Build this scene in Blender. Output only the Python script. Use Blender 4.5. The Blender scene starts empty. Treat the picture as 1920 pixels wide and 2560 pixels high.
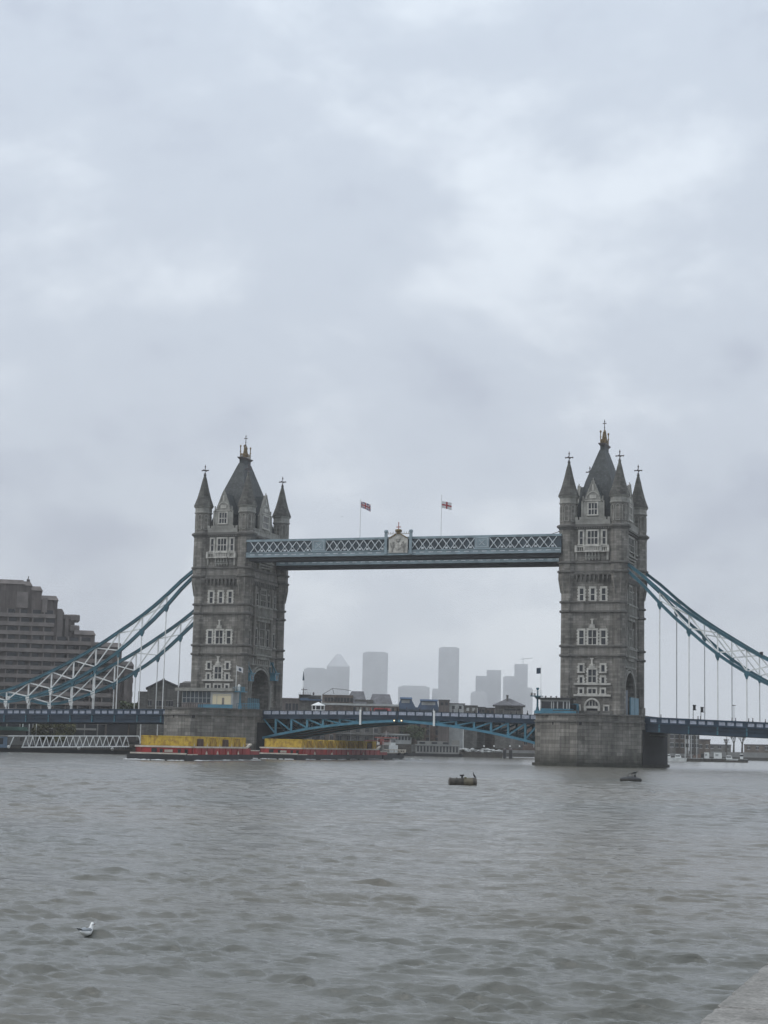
import bpy, math, random
import numpy as np
from mathutils import Vector, Matrix
random.seed(7)
R_ = math.radians
scene = bpy.context.scene
COL = scene.collection

# ------------------------------------------------------------------ camera
F, CX, CY, CZ, YAW, PIT, ROL = 4276.3, 117.735, -347.63, 3.4, 0.346, 0.135, 0.023
r0 = Vector((math.cos(YAW), math.sin(YAW), 0))
fw = Vector((-math.sin(YAW)*math.cos(PIT), math.cos(YAW)*math.cos(PIT), math.sin(PIT)))
u0 = r0.cross(fw)
right = math.cos(ROL)*r0 + math.sin(ROL)*u0
up = math.cos(ROL)*u0 - math.sin(ROL)*r0
cam = bpy.data.cameras.new('camera'); camo = bpy.data.objects.new('camera', cam); COL.objects.link(camo)
cam.sensor_fit = 'VERTICAL'; cam.sensor_height = 36.0; cam.lens = F/2560*36.0
cam.clip_start = 0.1; cam.clip_end = 20000
m = Matrix((right, up, -fw)).transposed().to_4x4(); m.translation = (CX, CY, CZ)
camo.matrix_world = m
scene.camera = camo

def ray(px, py):
    X, Y = px-960, py-1280
    d = fw + right*(X/F) - up*(Y/F)
    return d
def at(px, py, D):
    """point of the place seen at that photo pixel, D metres away on the ground plan"""
    d = ray(px, py); h = math.hypot(d.x, d.y)
    return Vector((CX, CY, CZ)) + d*(D/h)

# ------------------------------------------------------------------ sky and light
SUN_EL, SUN_AZ = R_(48), R_(235)      # azimuth of the brighter part of the overcast (compass-like, 0 = +y, clockwise)
world = bpy.data.worlds.new('World'); scene.world = world; world.use_nodes = True
nt = world.node_tree; N = nt.nodes; L = nt.links; N.clear()
out = N.new('ShaderNodeOutputWorld'); bg = N.new('ShaderNodeBackground'); L.new(bg.outputs[0], out.inputs[0])
sky = N.new('ShaderNodeTexSky'); sky.sky_type = 'NISHITA'; sky.sun_disc = False
sky.sun_elevation = SUN_EL; sky.sun_rotation = SUN_AZ; sky.air_density = 1.0; sky.dust_density = 3.0
tc = N.new('ShaderNodeTexCoord')
mp = N.new('ShaderNodeMapping'); mp.inputs['Scale'].default_value = (1.0, 1.0, 1.7); mp.inputs['Rotation'].default_value = (0.25, 0.3, 0.0)
L.new(tc.outputs['Generated'], mp.inputs[0])
n1 = N.new('ShaderNodeTexNoise'); n1.inputs['Scale'].default_value = 6.0; n1.inputs['Detail'].default_value = 6.0; n1.inputs['Roughness'].default_value = 0.55; n1.inputs['Distortion'].default_value = 0.12
L.new(mp.outputs[0], n1.inputs['Vector'])
r1 = N.new('ShaderNodeValToRGB'); r1.color_ramp.interpolation = 'EASE'
cr = r1.color_ramp; cr.elements[0].position = 0.30; cr.elements[0].color = (5.55, 6.2, 7.4, 1)
cr.elements[1].position = 0.72; cr.elements[1].color = (8.9, 9.75, 10.7, 1)
e = cr.elements.new(0.5); e.color = (6.85, 7.65, 8.75, 1)
L.new(n1.outputs['Fac'], r1.inputs[0])
# brighter overhead, duller and greyer towards the horizon as under a real overcast
sp = N.new('ShaderNodeSeparateXYZ'); L.new(tc.outputs['Generated'], sp.inputs[0])
mr = N.new('ShaderNodeValToRGB'); mr.color_ramp.elements[0].position = 0.0; mr.color_ramp.elements[0].color = (0.88, 0.85, 0.82, 1)
mr.color_ramp.elements[1].position = 0.42; mr.color_ramp.elements[1].color = (1, 1, 1, 1); e2 = mr.color_ramp.elements.new(0.18); e2.color = (0.90, 0.88, 0.87, 1)
e3 = mr.color_ramp.elements.new(0.85); e3.color = (1.36, 1.36, 1.33, 1)
L.new(sp.outputs['Z'], mr.inputs[0])
ml = N.new('ShaderNodeVectorMath'); ml.operation = 'MULTIPLY'; L.new(r1.outputs[0], ml.inputs[0]); L.new(mr.outputs[0], ml.inputs[1])
mx = N.new('ShaderNodeMix'); mx.data_type = 'RGBA'; mx.inputs['Factor'].default_value = 0.93
L.new(sky.outputs[0], mx.inputs['A']); L.new(ml.outputs[0], mx.inputs['B'])
L.new(mx.outputs['Result'], bg.inputs['Color']); bg.inputs['Strength'].default_value = 0.1

sl = bpy.data.lights.new('sun', 'SUN'); sl.energy = 0.9; sl.angle = R_(25); sl.color = (1, 0.97, 0.93)
so = bpy.data.objects.new('sun', sl); COL.objects.link(so)
sd = Vector((math.sin(SUN_AZ)*math.cos(SUN_EL), math.cos(SUN_AZ)*math.cos(SUN_EL), math.sin(SUN_EL)))
so.rotation_euler = sd.to_track_quat('Z', 'Y').to_euler(); so.location = (0, 0, 200)

scene.view_settings.view_transform = 'Standard'; scene.view_settings.look = 'None'
scene.view_settings.exposure = 0.0; scene.view_settings.gamma = 1.0
scene.cycles.use_denoising = True
scene.cycles.volume_bounces = 2
scene.cycles.max_bounces = 6

# ------------------------------------------------------------------ materials
def new_mat(name):
    m = bpy.data.materials.new(name); m.use_nodes = True
    return m, m.node_tree.nodes, m.node_tree.links, m.node_tree.nodes['Principled BSDF']
def plain(name, c, rough=0.6, metal=0.0, var=0.25, scale=1.5, spec=0.4):
    m, N, L, b = new_mat(name)
    tc = N.new('ShaderNodeTexCoord'); n = N.new('ShaderNodeTexNoise'); n.inputs['Scale'].default_value = scale; n.inputs['Detail'].default_value = 6
    L.new(tc.outputs['Object'], n.inputs['Vector'])
    r = N.new('ShaderNodeValToRGB')
    r.color_ramp.elements[0].position = 0.3; r.color_ramp.elements[0].color = tuple(x*(1-var) for x in c)+(1,)
    r.color_ramp.elements[1].position = 0.7; r.color_ramp.elements[1].color = tuple(min(1, x*(1+var)) for x in c)+(1,)
    L.new(n.outputs['Fac'], r.inputs[0]); L.new(r.outputs[0], b.inputs['Base Color'])
    b.inputs['Roughness'].default_value = rough; b.inputs['Metallic'].default_value = metal
    b.inputs['Specular IOR Level'].default_value = spec
    return m
def masonry(name, c, bw=1.1, bh=0.45, var=0.3, mortar=0.75, bump=0.4, stain=0.35, rough=0.85, damp=None):
    """coursed stone: bricks laid on (x+y, z), each block its own tone, large weathering patches"""
    m, N, L, b = new_mat(name)
    tc = N.new('ShaderNodeTexCoord'); s = N.new('ShaderNodeSeparateXYZ'); L.new(tc.outputs['Object'], s.inputs[0])
    a = N.new('ShaderNodeMath'); a.operation = 'ADD'; L.new(s.outputs['X'], a.inputs[0]); L.new(s.outputs['Y'], a.inputs[1])
    cb = N.new('ShaderNodeCombineXYZ'); L.new(a.outputs[0], cb.inputs['X']); L.new(s.outputs['Z'], cb.inputs['Y'])
    br = N.new('ShaderNodeTexBrick'); L.new(cb.outputs[0], br.inputs['Vector'])
    br.inputs['Color1'].default_value = tuple(x*(1-var) for x in c)+(1,)
    br.inputs['Color2'].default_value = tuple(x*(1+var) for x in c)+(1,)
    br.inputs['Mortar'].default_value = tuple(x*mortar for x in c)+(1,)
    br.inputs['Scale'].default_value = 1.0; br.inputs['Brick Width'].default_value = bw; br.inputs['Row Height'].default_value = bh
    br.inputs['Mortar Size'].default_value = 0.03; br.inputs['Mortar Smooth'].default_value = 0.3; br.inputs['Bias'].default_value = 0
    n = N.new('ShaderNodeTexNoise'); n.inputs['Scale'].default_value = 0.35; n.inputs['Detail'].default_value = 8; n.inputs['Roughness'].default_value = 0.6
    mpn = N.new('ShaderNodeMapping'); mpn.inputs['Scale'].default_value = (1, 1, 0.45); L.new(tc.outputs['Object'], mpn.inputs[0]); L.new(mpn.outputs[0], n.inputs['Vector'])
    mr = N.new('ShaderNodeMapRange'); mr.inputs['From Min'].default_value = 0.3; mr.inputs['From Max'].default_value = 0.7
    mr.inputs['To Min'].default_value = 1-stain; mr.inputs['To Max'].default_value = 1+stain; L.new(n.outputs['Fac'], mr.inputs['Value'])
    sc = N.new('ShaderNodeVectorMath'); sc.operation = 'SCALE'; L.new(br.outputs['Color'], sc.inputs[0]); L.new(mr.outputs[0], sc.inputs['Scale'])
    mps = N.new('ShaderNodeMapping'); mps.inputs['Scale'].default_value = (1.6, 1.6, 0.09); L.new(tc.outputs['Object'], mps.inputs[0])
    ns = N.new('ShaderNodeTexNoise'); ns.inputs['Scale'].default_value = 1.0; ns.inputs['Detail'].default_value = 5; ns.inputs['Roughness'].default_value = 0.65; L.new(mps.outputs[0], ns.inputs['Vector'])
    mrs = N.new('ShaderNodeMapRange'); mrs.inputs['From Min'].default_value = 0.35; mrs.inputs['From Max'].default_value = 0.65; mrs.inputs['To Min'].default_value = 0.74; mrs.inputs['To Max'].default_value = 1.2; L.new(ns.outputs['Fac'], mrs.inputs['Value'])
    sc2 = N.new('ShaderNodeVectorMath'); sc2.operation = 'SCALE'; L.new(sc.outputs[0], sc2.inputs[0]); L.new(mrs.outputs[0], sc2.inputs['Scale'])
    last = sc2.outputs[0]
    if damp:      # tide-stained foot of a wall standing in the river: weed and wet stone with a ragged top
        z0, z1, dc = damp
        nn = N.new('ShaderNodeTexNoise'); nn.inputs['Scale'].default_value = 0.6; nn.inputs['Detail'].default_value = 5; L.new(tc.outputs['Object'], nn.inputs['Vector'])
        ad = N.new('ShaderNodeMath'); ad.operation = 'MULTIPLY_ADD'; L.new(nn.outputs['Fac'], ad.inputs[0]); ad.inputs[1].default_value = -2.2; L.new(s.outputs['Z'], ad.inputs[2])
        mm = N.new('ShaderNodeMapRange'); mm.inputs['From Min'].default_value = z0-1.1; mm.inputs['From Max'].default_value = z1-1.1
        mm.inputs['To Min'].default_value = 0.85; mm.inputs['To Max'].default_value = 0; L.new(ad.outputs[0], mm.inputs['Value'])
        mxx = N.new('ShaderNodeMix'); mxx.data_type = 'RGBA'; L.new(mm.outputs[0], mxx.inputs['Factor']); L.new(last, mxx.inputs['A']); mxx.inputs['B'].default_value = dc+(1,)
        last = mxx.outputs['Result']
    L.new(last, b.inputs['Base Color'])
    bp = N.new('ShaderNodeBump'); bp.inputs['Strength'].default_value = bump; bp.inputs['Distance'].default_value = 0.08
    iv = N.new('ShaderNodeMath'); iv.operation = 'SUBTRACT'; iv.inputs[0].default_value = 1; L.new(br.outputs['Fac'], iv.inputs[1])
    n2 = N.new('ShaderNodeTexNoise'); n2.inputs['Scale'].default_value = 4; n2.inputs['Detail'].default_value = 6; L.new(tc.outputs['Object'], n2.inputs['Vector'])
    ad2 = N.new('ShaderNodeMath'); ad2.operation = 'ADD'; L.new(iv.outputs[0], ad2.inputs[0]); L.new(n2.outputs['Fac'], ad2.inputs[1])
    L.new(ad2.outputs[0], bp.inputs['Height']); L.new(bp.outputs[0], b.inputs['Normal'])
    b.inputs['Roughness'].default_value = rough; b.inputs['Specular IOR Level'].default_value = 0.25
    return m
def corrugated(name, c, pitch, axis='xy', var=0.2):
    m, N, L, b = new_mat(name)
    tc = N.new('ShaderNodeTexCoord'); w = N.new('ShaderNodeTexWave'); w.bands_direction = 'DIAGONAL'; w.inputs['Scale'].default_value = 1.0/pitch
    s = N.new('ShaderNodeSeparateXYZ'); L.new(tc.outputs['Object'], s.inputs[0])
    a = N.new('ShaderNodeMath'); a.operation = 'ADD'; L.new(s.outputs['X'], a.inputs[0]); L.new(s.outputs['Y'], a.inputs[1])
    cb = N.new('ShaderNodeCombineXYZ'); L.new(a.outputs[0], cb.inputs['X']); w.bands_direction = 'X'; L.new(cb.outputs[0], w.inputs['Vector'])
    w.inputs['Scale'].default_value = 0.31/pitch
    n = N.new('ShaderNodeTexNoise'); n.inputs['Scale'].default_value = 1.3; n.inputs['Detail'].default_value = 8; L.new(tc.outputs['Object'], n.inputs['Vector'])
    r = N.new('ShaderNodeValToRGB'); r.color_ramp.elements[0].position = 0.32; r.color_ramp.elements[0].color = (c[0]*0.55, c[1]*0.45, c[2]*0.6, 1)
    r.color_ramp.elements[1].position = 0.55; r.color_ramp.elements[1].color = c+(1,); L.new(n.outputs['Fac'], r.inputs[0])
    L.new(r.outputs[0], b.inputs['Base Color'])
    bp = N.new('ShaderNodeBump'); bp.inputs['Strength'].default_value = 1; bp.inputs['Distance'].default_value = 0.08; L.new(w.outputs['Fac'], bp.inputs['Height']); L.new(bp.outputs[0], b.inputs['Normal'])
    b.inputs['Roughness'].default_value = 0.55
    return m
def glow(name, c, s):
    m, N, L, b = new_mat(name)
    b.inputs['Base Color'].default_value = c+(1,); b.inputs['Emission Color'].default_value = c+(1,); b.inputs['Emission Strength'].default_value = s
    return m

M = {}
M['granite'] = masonry('granite', (0.196, 0.185, 0.166), 1.25, 0.5, 0.3, 0.75, 0.6, 0.42)
M['granite_b'] = masonry('granite_band', (0.220, 0.208, 0.188), 1.25, 0.5, 0.14, 0.85, 0.3, 0.22)
M['string'] = plain('string_stone', (0.125, 0.120, 0.110), 0.85, 0, 0.3, 0.8)
M['portland'] = plain('portland_stone', (0.47, 0.455, 0.415), 0.8, 0, 0.28, 1.1)
M['portland_d'] = plain('weathered_portland', (0.27, 0.265, 0.24), 0.85, 0, 0.3, 0.8)
M['pier'] = masonry('pier_granite', (0.186, 0.176, 0.157), 1.9, 0.72, 0.28, 0.65, 0.8, 0.4, damp=(0.6, 3.0, (0.030, 0.031, 0.024)))
M['slate'] = masonry('slate', (0.062, 0.068, 0.068), 0.5, 0.3, 0.2, 0.75, 0.3, 0.3, 0.6)
M['spire'] = masonry('spire_stone', (0.095, 0.093, 0.084), 0.8, 0.42, 0.3, 0.75, 0.4, 0.35)
M['finial'] = plain('finial_metal', (0.10, 0.085, 0.085), 0.5, 0.3, 0.3, 3)
M['gold'] = plain('gilding', (0.19, 0.135, 0.065), 0.5, 0.4, 0.45, 3)
M['glass'] = plain('window_glass', (0.018, 0.021, 0.026), 0.12, 0, 0.5, 0.6, 0.5)
M['dark'] = plain('dark_opening_and_shade', (0.012, 0.012, 0.014), 0.8, 0, 0.3, 1)  # openings, and the painted shade on pier sides and in the arch
M['teal'] = plain('teal_paint', (0.038, 0.128, 0.168), 0.42, 0, 0.3, 0.5)
M['teal_l'] = plain('pale_teal_paint', (0.065, 0.195, 0.27), 0.42, 0, 0.25, 0.6)
M['navy'] = plain('navy_paint', (0.020, 0.042, 0.070), 0.42, 0, 0.3, 0.5)
M['white'] = plain('white_paint', (0.72, 0.73, 0.71), 0.45, 0, 0.14, 1.2)
M['rail_p'] = plain('railing_panel_paint', (0.36, 0.39, 0.46), 0.5, 0, 0.3, 2.5)
M['walk_b'] = plain('walkway_band_paint', (0.235, 0.30, 0.33), 0.45, 0, 0.22, 0.6)
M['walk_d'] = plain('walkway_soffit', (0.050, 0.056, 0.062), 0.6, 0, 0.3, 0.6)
M['walk_g'] = plain('walkway_glazing', (0.028, 0.045, 0.058), 0.2, 0, 0.5, 0.5, 0.5)
M['walk_x'] = plain('walkway_lattice_paint', (0.52, 0.56, 0.58), 0.45, 0, 0.18, 1.0)
M['asphalt'] = plain('asphalt', (0.05, 0.05, 0.052), 0.85, 0, 0.2, 1)
M['hotel'] = masonry('hotel_concrete', (0.125, 0.108, 0.100), 1.2, 2.43, 0.12, 0.9, 0.2, 0.2)
M['hotel_b'] = plain('hotel_band_concrete', (0.175, 0.155, 0.145), 0.85, 0, 0.25, 0.5)
M['hotel_w'] = plain('hotel_glass', (0.022, 0.024, 0.028), 0.15, 0, 0.6, 0.35, 0.5)
M['brick'] = masonry('brown_brick', (0.125, 0.100, 0.082), 0.9, 0.35, 0.25, 0.8, 0.3, 0.25)
M['brick_r'] = masonry('red_brown_brick', (0.155, 0.110, 0.090), 0.9, 0.35, 0.25, 0.8, 0.3, 0.25)
M['brick_g'] = masonry('grey_brick', (0.13, 0.125, 0.115), 0.9, 0.35, 0.25, 0.8, 0.3, 0.25)
M['render'] = plain('grey_render', (0.24, 0.235, 0.22), 0.8, 0, 0.2, 0.3)
M['roof'] = masonry('roof_slates', (0.12, 0.118, 0.125), 0.6, 0.4, 0.25, 0.8, 0.2, 0.25, 0.6)
M['blueg'] = plain('blue_glass', (0.055, 0.10, 0.17), 0.2, 0, 0.4, 0.2, 0.5)
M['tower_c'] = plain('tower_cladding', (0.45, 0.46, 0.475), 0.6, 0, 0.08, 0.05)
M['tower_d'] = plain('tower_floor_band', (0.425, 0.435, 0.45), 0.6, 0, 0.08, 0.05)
M['yellow'] = corrugated('yellow_container_steel', (0.66, 0.45, 0.06), 0.28)
M['yellow2'] = corrugated('worn_yellow_container_steel', (0.50, 0.32, 0.05), 0.28)
M['rust'] = corrugated('rust_container_steel', (0.115, 0.068, 0.045), 0.28)
M['red'] = plain('red_hull_paint', (0.30, 0.03, 0.028), 0.5, 0, 0.4, 0.5)
M['hull'] = plain('black_hull', (0.022, 0.022, 0.023), 0.55, 0, 0.45, 0.5)
M['cream'] = plain('cream_gunwale', (0.56, 0.50, 0.42), 0.5, 0, 0.25, 0.8)
M['pink'] = plain('faded_red_paint', (0.42, 0.16, 0.14), 0.5, 0, 0.25, 1)
M['skin'] = plain('skin', (0.42, 0.27, 0.20), 0.6, 0, 0.1, 3)
M['bark'] = plain('bark', (0.06, 0.05, 0.04), 0.9, 0, 0.3, 3)
M['leaf'] = plain('olive_leaves', (0.075, 0.072, 0.022), 0.7, 0, 0.45, 0.8)
M['leaf2'] = plain('dull_green_leaves', (0.055, 0.070, 0.028), 0.7, 0, 0.45, 0.8)
M['lamp'] = glow('warm_lamp', (1.0, 0.78, 0.45), 2.5)
M['litroom'] = glow('lit_blind', (0.48, 0.43, 0.30), 0.16)
M['lightstone'] = plain('pale_cladding', (0.40, 0.41, 0.40), 0.7, 0, 0.2, 0.5)
M['drum'] = plain('weathered_drum_steel', (0.055, 0.048, 0.038), 0.6, 0, 0.55, 2.2)
M['drum_b'] = plain('brown_drum_steel', (0.105, 0.090, 0.060), 0.6, 0, 0.4, 2.2)
M['feather_w'] = plain('white_feathers', (0.78, 0.78, 0.76), 0.7, 0, 0.06, 6)
M['feather_g'] = plain('grey_feathers', (0.36, 0.38, 0.40), 0.7, 0, 0.12, 6)
M['feather_k'] = plain('black_feathers', (0.014, 0.014, 0.016), 0.5, 0, 0.3, 6)
M['beak'] = plain('beak_red', (0.25, 0.05, 0.03), 0.5, 0, 0.1, 6)

# ------------------------------------------------------------------ mesh helpers
class MB:
    def __init__(s): s.v = []; s.f = []
    def add(s, vs, fs):
        o = len(s.v); s.v += [tuple(v) for v in vs]; s.f += [tuple(i+o for i in f) for f in fs]; return s
    def box(s, x0, x1, y0, y1, z0, z1):
        x0, x1 = min(x0, x1), max(x0, x1); y0, y1 = min(y0, y1), max(y0, y1); z0, z1 = min(z0, z1), max(z0, z1)
        return s.add([(x0,y0,z0),(x1,y0,z0),(x1,y1,z0),(x0,y1,z0),(x0,y0,z1),(x1,y0,z1),(x1,y1,z1),(x0,y1,z1)],
                     [(0,3,2,1),(4,5,6,7),(0,1,5,4),(1,2,6,5),(2,3,7,6),(3,0,4,7)])
    def bar(s, a, b, w, h=None):
        """square bar from a to b; w horizontal, h vertical-ish thickness"""
        a, b = Vector(a), Vector(b); h = h or w; d = (b-a).normalized()
        sx = d.cross(Vector((0,0,1)))
        sx = Vector((1,0,0)) if sx.length < 1e-3 else sx.normalized()
        sy = sx.cross(d); vs = []
        for p in (a, b):
            for i, j in ((-1,-1),(1,-1),(1,1),(-1,1)): vs.append(p+sx*(w/2*i)+sy*(h/2*j))
        return s.add(vs, [(0,1,2,3),(7,6,5,4),(0,4,5,1),(1,5,6,2),(2,6,7,3),(3,7,4,0)])
    def prism(s, poly, z0, z1, top=None):
        n = len(poly); t = top or poly
        return s.add([(x,y,z0) for x,y in poly]+[(x,y,z1) for x,y in t], [tuple(range(n-1,-1,-1)), tuple(range(n,2*n))]+[(i,(i+1)%n,(i+1)%n+n,i+n) for i in range(n)])
    def ext(s, poly, axis, a, b):
        """polygon in the other two axes extruded along axis"""
        n = len(poly); vs = []
        for t in (a, b):
            for p, q in poly: vs.append((t,p,q) if axis == 'x' else (p,t,q))
        return s.add(vs, [tuple(range(n-1,-1,-1)), tuple(range(n,2*n))]+[(i,(i+1)%n,(i+1)%n+n,i+n) for i in range(n)])
    def lathe(s, cx, cy, prof, n=8, ph=None, sx=1, sy=1):
        ph = math.pi/n if ph is None else ph; vs = []; fs = []
        for r, z in prof:
            for k in range(n):
                a = ph+2*math.pi*k/n; vs.append((cx+r*sx*math.cos(a), cy+r*sy*math.sin(a), z))
        for j in range(len(prof)-1):
            for k in range(n):
                fs.append((j*n+k, j*n+(k+1)%n, (j+1)*n+(k+1)%n, (j+1)*n+k))
        fs.append(tuple(range(n-1,-1,-1))); fs.append(tuple((len(prof)-1)*n+k for k in range(n)))
        return s.add(vs, fs)
    def tube(s, a, b, r, r2=None, n=8):
        a, b = Vector(a), Vector(b); r2 = r if r2 is None else r2; q = (b-a).to_track_quat('Z', 'Y'); vs = []
        for p, rr in ((a, r), (b, r2)):
            for k in range(n): vs.append(p+q@Vector((rr*math.cos(2*math.pi*k/n), rr*math.sin(2*math.pi*k/n), 0)))
        return s.add(vs, [tuple(range(n-1,-1,-1)), tuple(range(n,2*n))]+[(i,(i+1)%n,(i+1)%n+n,i+n) for i in range(n)])
    def ell(s, c, r, n=10, rings=7, rot=0, tilt=0):
        vs = []; fs = []; Rm = Matrix.Rotation(rot, 3, 'Z') @ Matrix.Rotation(tilt, 3, 'Y'); c = Vector(c)
        for j in range(1, rings):
            t = math.pi*j/rings
            for k in range(n):
                a = 2*math.pi*k/n; vs.append(c+Rm@Vector((r[0]*math.sin(t)*math.cos(a), r[1]*math.sin(t)*math.sin(a), r[2]*math.cos(t))))
        vs.append(c+Rm@Vector((0,0,r[2]))); vs.append(c+Rm@Vector((0,0,-r[2]))); T = len(vs)-2; B = len(vs)-1
        for j in range(rings-2):
            for k in range(n): fs.append((j*n+k, (j+1)*n+k, (j+1)*n+(k+1)%n, j*n+(k+1)%n))
        for k in range(n): fs.append((T, k, (k+1)%n)); fs.append((B, (rings-2)*n+(k+1)%n, (rings-2)*n+k))
        return s.add(vs, fs)
    def xf(s, mat):
        s.v = [tuple(mat @ Vector(v)) for v in s.v]; return s
    def build(s, name, mat, parent=None, smooth=False, kind=None, label=None):
        me = bpy.data.meshes.new(name); me.from_pydata(s.v, [], s.f); me.update()
        me.materials.append(M[mat] if isinstance(mat, str) else mat)
        if smooth:
            me.polygons.foreach_set('use_smooth', [True]*len(me.polygons))
        o = bpy.data.objects.new(name, me); COL.objects.link(o)
        if parent: o.parent = parent
        if kind: o['kind'] = kind
        if label: o['label'] = label
        return o
def tag(o, label, cat, group=None, kind=None):
    o['label'] = label; o['category'] = cat
    if group: o['group'] = group
    if kind: o['kind'] = kind
    return o
def thing(name, label, cat, loc=(0,0,0), rz=0, group=None):
    o = bpy.data.objects.new(name, None); COL.objects.link(o); o.location = loc; o.rotation_euler = (0,0,rz); o.empty_display_size = 0.5
    return tag(o, label, cat, group)
def dup(root, loc=None, label=None, rz=None, scale=None):
    kids = {}
    for o in ALLKIDS(root): kids.setdefault(o.parent.name, []).append(o)
    def rec(o, par):
        c = o.copy(); COL.objects.link(c)
        if par: c.parent = par
        for ch in kids.get(o.name, []): rec(ch, c)
        return c
    c = rec(root, None)
    if loc is not None: c.location = loc
    if rz is not None: c.rotation_euler = (0,0,rz)
    if scale: c.scale = scale
    if label: c['label'] = label
    return c
def ALLKIDS(root):
    res = []; st = [root]
    while st:
        o = st.pop()
        for ch in o.children: res.append(ch); st.append(ch)
    return res

# ------------------------------------------------------------------ water, one displaced sheet out to the horizon
def make_water():
    rng = np.random.default_rng(3)
    az0 = math.atan2(fw.y, fw.x)
    fine = np.linspace(-0.30, 0.30, 820)
    coarse = np.linspace(0.30, 2*math.pi-0.30, 90)[1:-1]
    ang = np.concatenate([fine, coarse]); na = len(ang)
    rad = np.concatenate([[0.5, 6, 12, 15], np.geomspace(17, 420, 1500), np.geomspace(430, 4300, 110)]); nr = len(rad)
    A, Rr = np.meshgrid(ang+az0, rad)
    X = CX + Rr*np.cos(A); Y = CY + Rr*np.sin(A)
    cell = np.gradient(rad)[:, None]*np.ones_like(A)
    Z = np.zeros_like(X)
    wind = az0 + 2.9           # waves run roughly towards the camera
    # patchy wave height: calmer lanes and rougher lanes
    calm = 1-0.55*np.clip((Y+8)/30, 0, 1)
    patch = 1.0 + 0.33*np.sin(X*0.045+1.3+0.8*np.sin(Y*0.021)) * np.sin(Y*0.037+0.5*np.sin(X*0.03)) + 0.2*np.sin(X*0.11+Y*0.07)
    gx, gy = X.copy(), Y.copy()
    # wave groups: short wavelets come in bunches with smoother water between them
    env = np.ones_like(X)
    for sc_ in (0.7, 1.3, 2.1, 3.4):
        t1 = rng.random()*6.28; env += 0.36*np.sin(sc_*(X*math.cos(t1)+Y*math.sin(t1))+2*np.sin(0.37*sc_*(Y*math.cos(t1)-X*math.sin(t1))+t1*3))
    env = np.clip(env, 0.3, 1.45)
    midriver = np.clip((Y+310)/70, 0, 1)
    for i in range(370):
        lam = 0.15*(1.35/0.15)**rng.random() if i < 280 else 0.8+2.6*rng.random()
        th = wind + rng.normal(0, 0.36 if lam < 1.2 else 0.5)
        k = 2*math.pi/lam
        amp = 0.0047*min(lam, 0.40)*(0.5+1.0*rng.random())*(1.0 if i < 280 else 0.5+2.6*midriver*min(1, lam/1.4))
        if lam < 1.3: amp = amp*env*1.15
        damp = np.clip((lam/cell-2.2)/2.5, 0, 1)
        ph = k*(X*math.cos(th)+Y*math.sin(th)) + rng.random()*6.28
        ph = ph + 0.5*np.sin(0.23*k*(X*math.sin(th)-Y*math.cos(th))+rng.random()*6.28)
        cph = np.cos(ph)
        Z += damp*amp*patch*cph
        q = 0.65
        gx -= damp*q*amp*math.cos(th)*np.sin(ph); gy -= damp*q*amp*math.sin(th)*np.sin(ph)
    Z = Z*calm - 0.01
    infine = (np.arange(na) < len(fine))[None, :]
    gx = np.where(infine, gx, X); gy = np.where(infine, gy, Y); Z = np.where(infine, Z, 0)
    V = np.stack([gx, gy, Z], -1).reshape(-1, 3).astype(np.float32)
    i = np.arange(nr-1)[:, None]; j = np.arange(na)[None, :]; j2 = (j+1) % na
    Q = np.stack([i*na+j, (i+1)*na+j, (i+1)*na+j2, i*na+j2], -1).reshape(-1, 4).astype(np.int32)
    me = bpy.data.meshes.new('water')
    me.vertices.add(len(V)); me.vertices.foreach_set('co', V.ravel())
    me.loops.add(Q.size); me.loops.foreach_set('vertex_index', Q.ravel())
    me.polygons.add(len(Q)); me.polygons.foreach_set('loop_start', np.arange(0, Q.size, 4, dtype=np.int32))
    me.polygons.foreach_set('use_smooth', np.ones(len(Q), bool))
    me.update(calc_edges=True)
    m, N, L, b = new_mat('river_water')
    tc = N.new('ShaderNodeTexCoord')
    n0 = N.new('ShaderNodeTexNoise'); n0.inputs['Scale'].default_value = 0.03; n0.inputs['Detail'].default_value = 3; L.new(tc.outputs['Object'], n0.inputs['Vector'])
    r = N.new('ShaderNodeValToRGB'); r.color_ramp.elements[0].position = 0.35; r.color_ramp.elements[0].color = (0.132, 0.132, 0.116, 1)
    r.color_ramp.elements[1].position = 0.65; r.color_ramp.elements[1].color = (0.155, 0.143, 0.118, 1); L.new(n0.outputs['Fac'], r.inputs[0])
    L.new(r.outputs[0], b.inputs['Base Color'])
    b.inputs['Roughness'].default_value = 0.06; b.inputs['IOR'].default_value = 1.36
    mp = N.new('ShaderNodeMapping'); mp.inputs['Rotation'].default_value = (0, 0, -YAW); mp.inputs['Scale'].default_value = (0.55, 1.0, 1); L.new(tc.outputs['Object'], mp.inputs[0])
    na_ = N.new('ShaderNodeTexNoise'); na_.inputs['Scale'].default_value = 6.0; na_.inputs['Detail'].default_value = 7; na_.inputs['Roughness'].default_value = 0.62; na_.inputs['Distortion'].default_value = 0.6
    L.new(mp.outputs[0], na_.inputs['Vector'])
    nb = N.new('ShaderNodeTexNoise'); nb.inputs['Scale'].default_value = 0.38; nb.inputs['Detail'].default_value = 5; nb.inputs['Roughness'].default_value = 0.6; L.new(mp.outputs[0], nb.inputs['Vector'])
    b1 = N.new('ShaderNodeBump'); b1.inputs['Strength'].default_value = 0.5; b1.inputs['Distance'].default_value = 0.06; L.new(na_.outputs['Fac'], b1.inputs['Height'])
    b2 = N.new('ShaderNodeBump'); b2.inputs['Strength'].default_value = 0.28; b2.inputs['Distance'].default_value = 0.35; L.new(nb.outputs['Fac'], b2.inputs['Height']); L.new(b1.outputs[0], b2.inputs['Normal'])
    s3 = N.new('ShaderNodeSeparateXYZ'); L.new(tc.outputs['Object'], s3.inputs[0])
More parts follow.
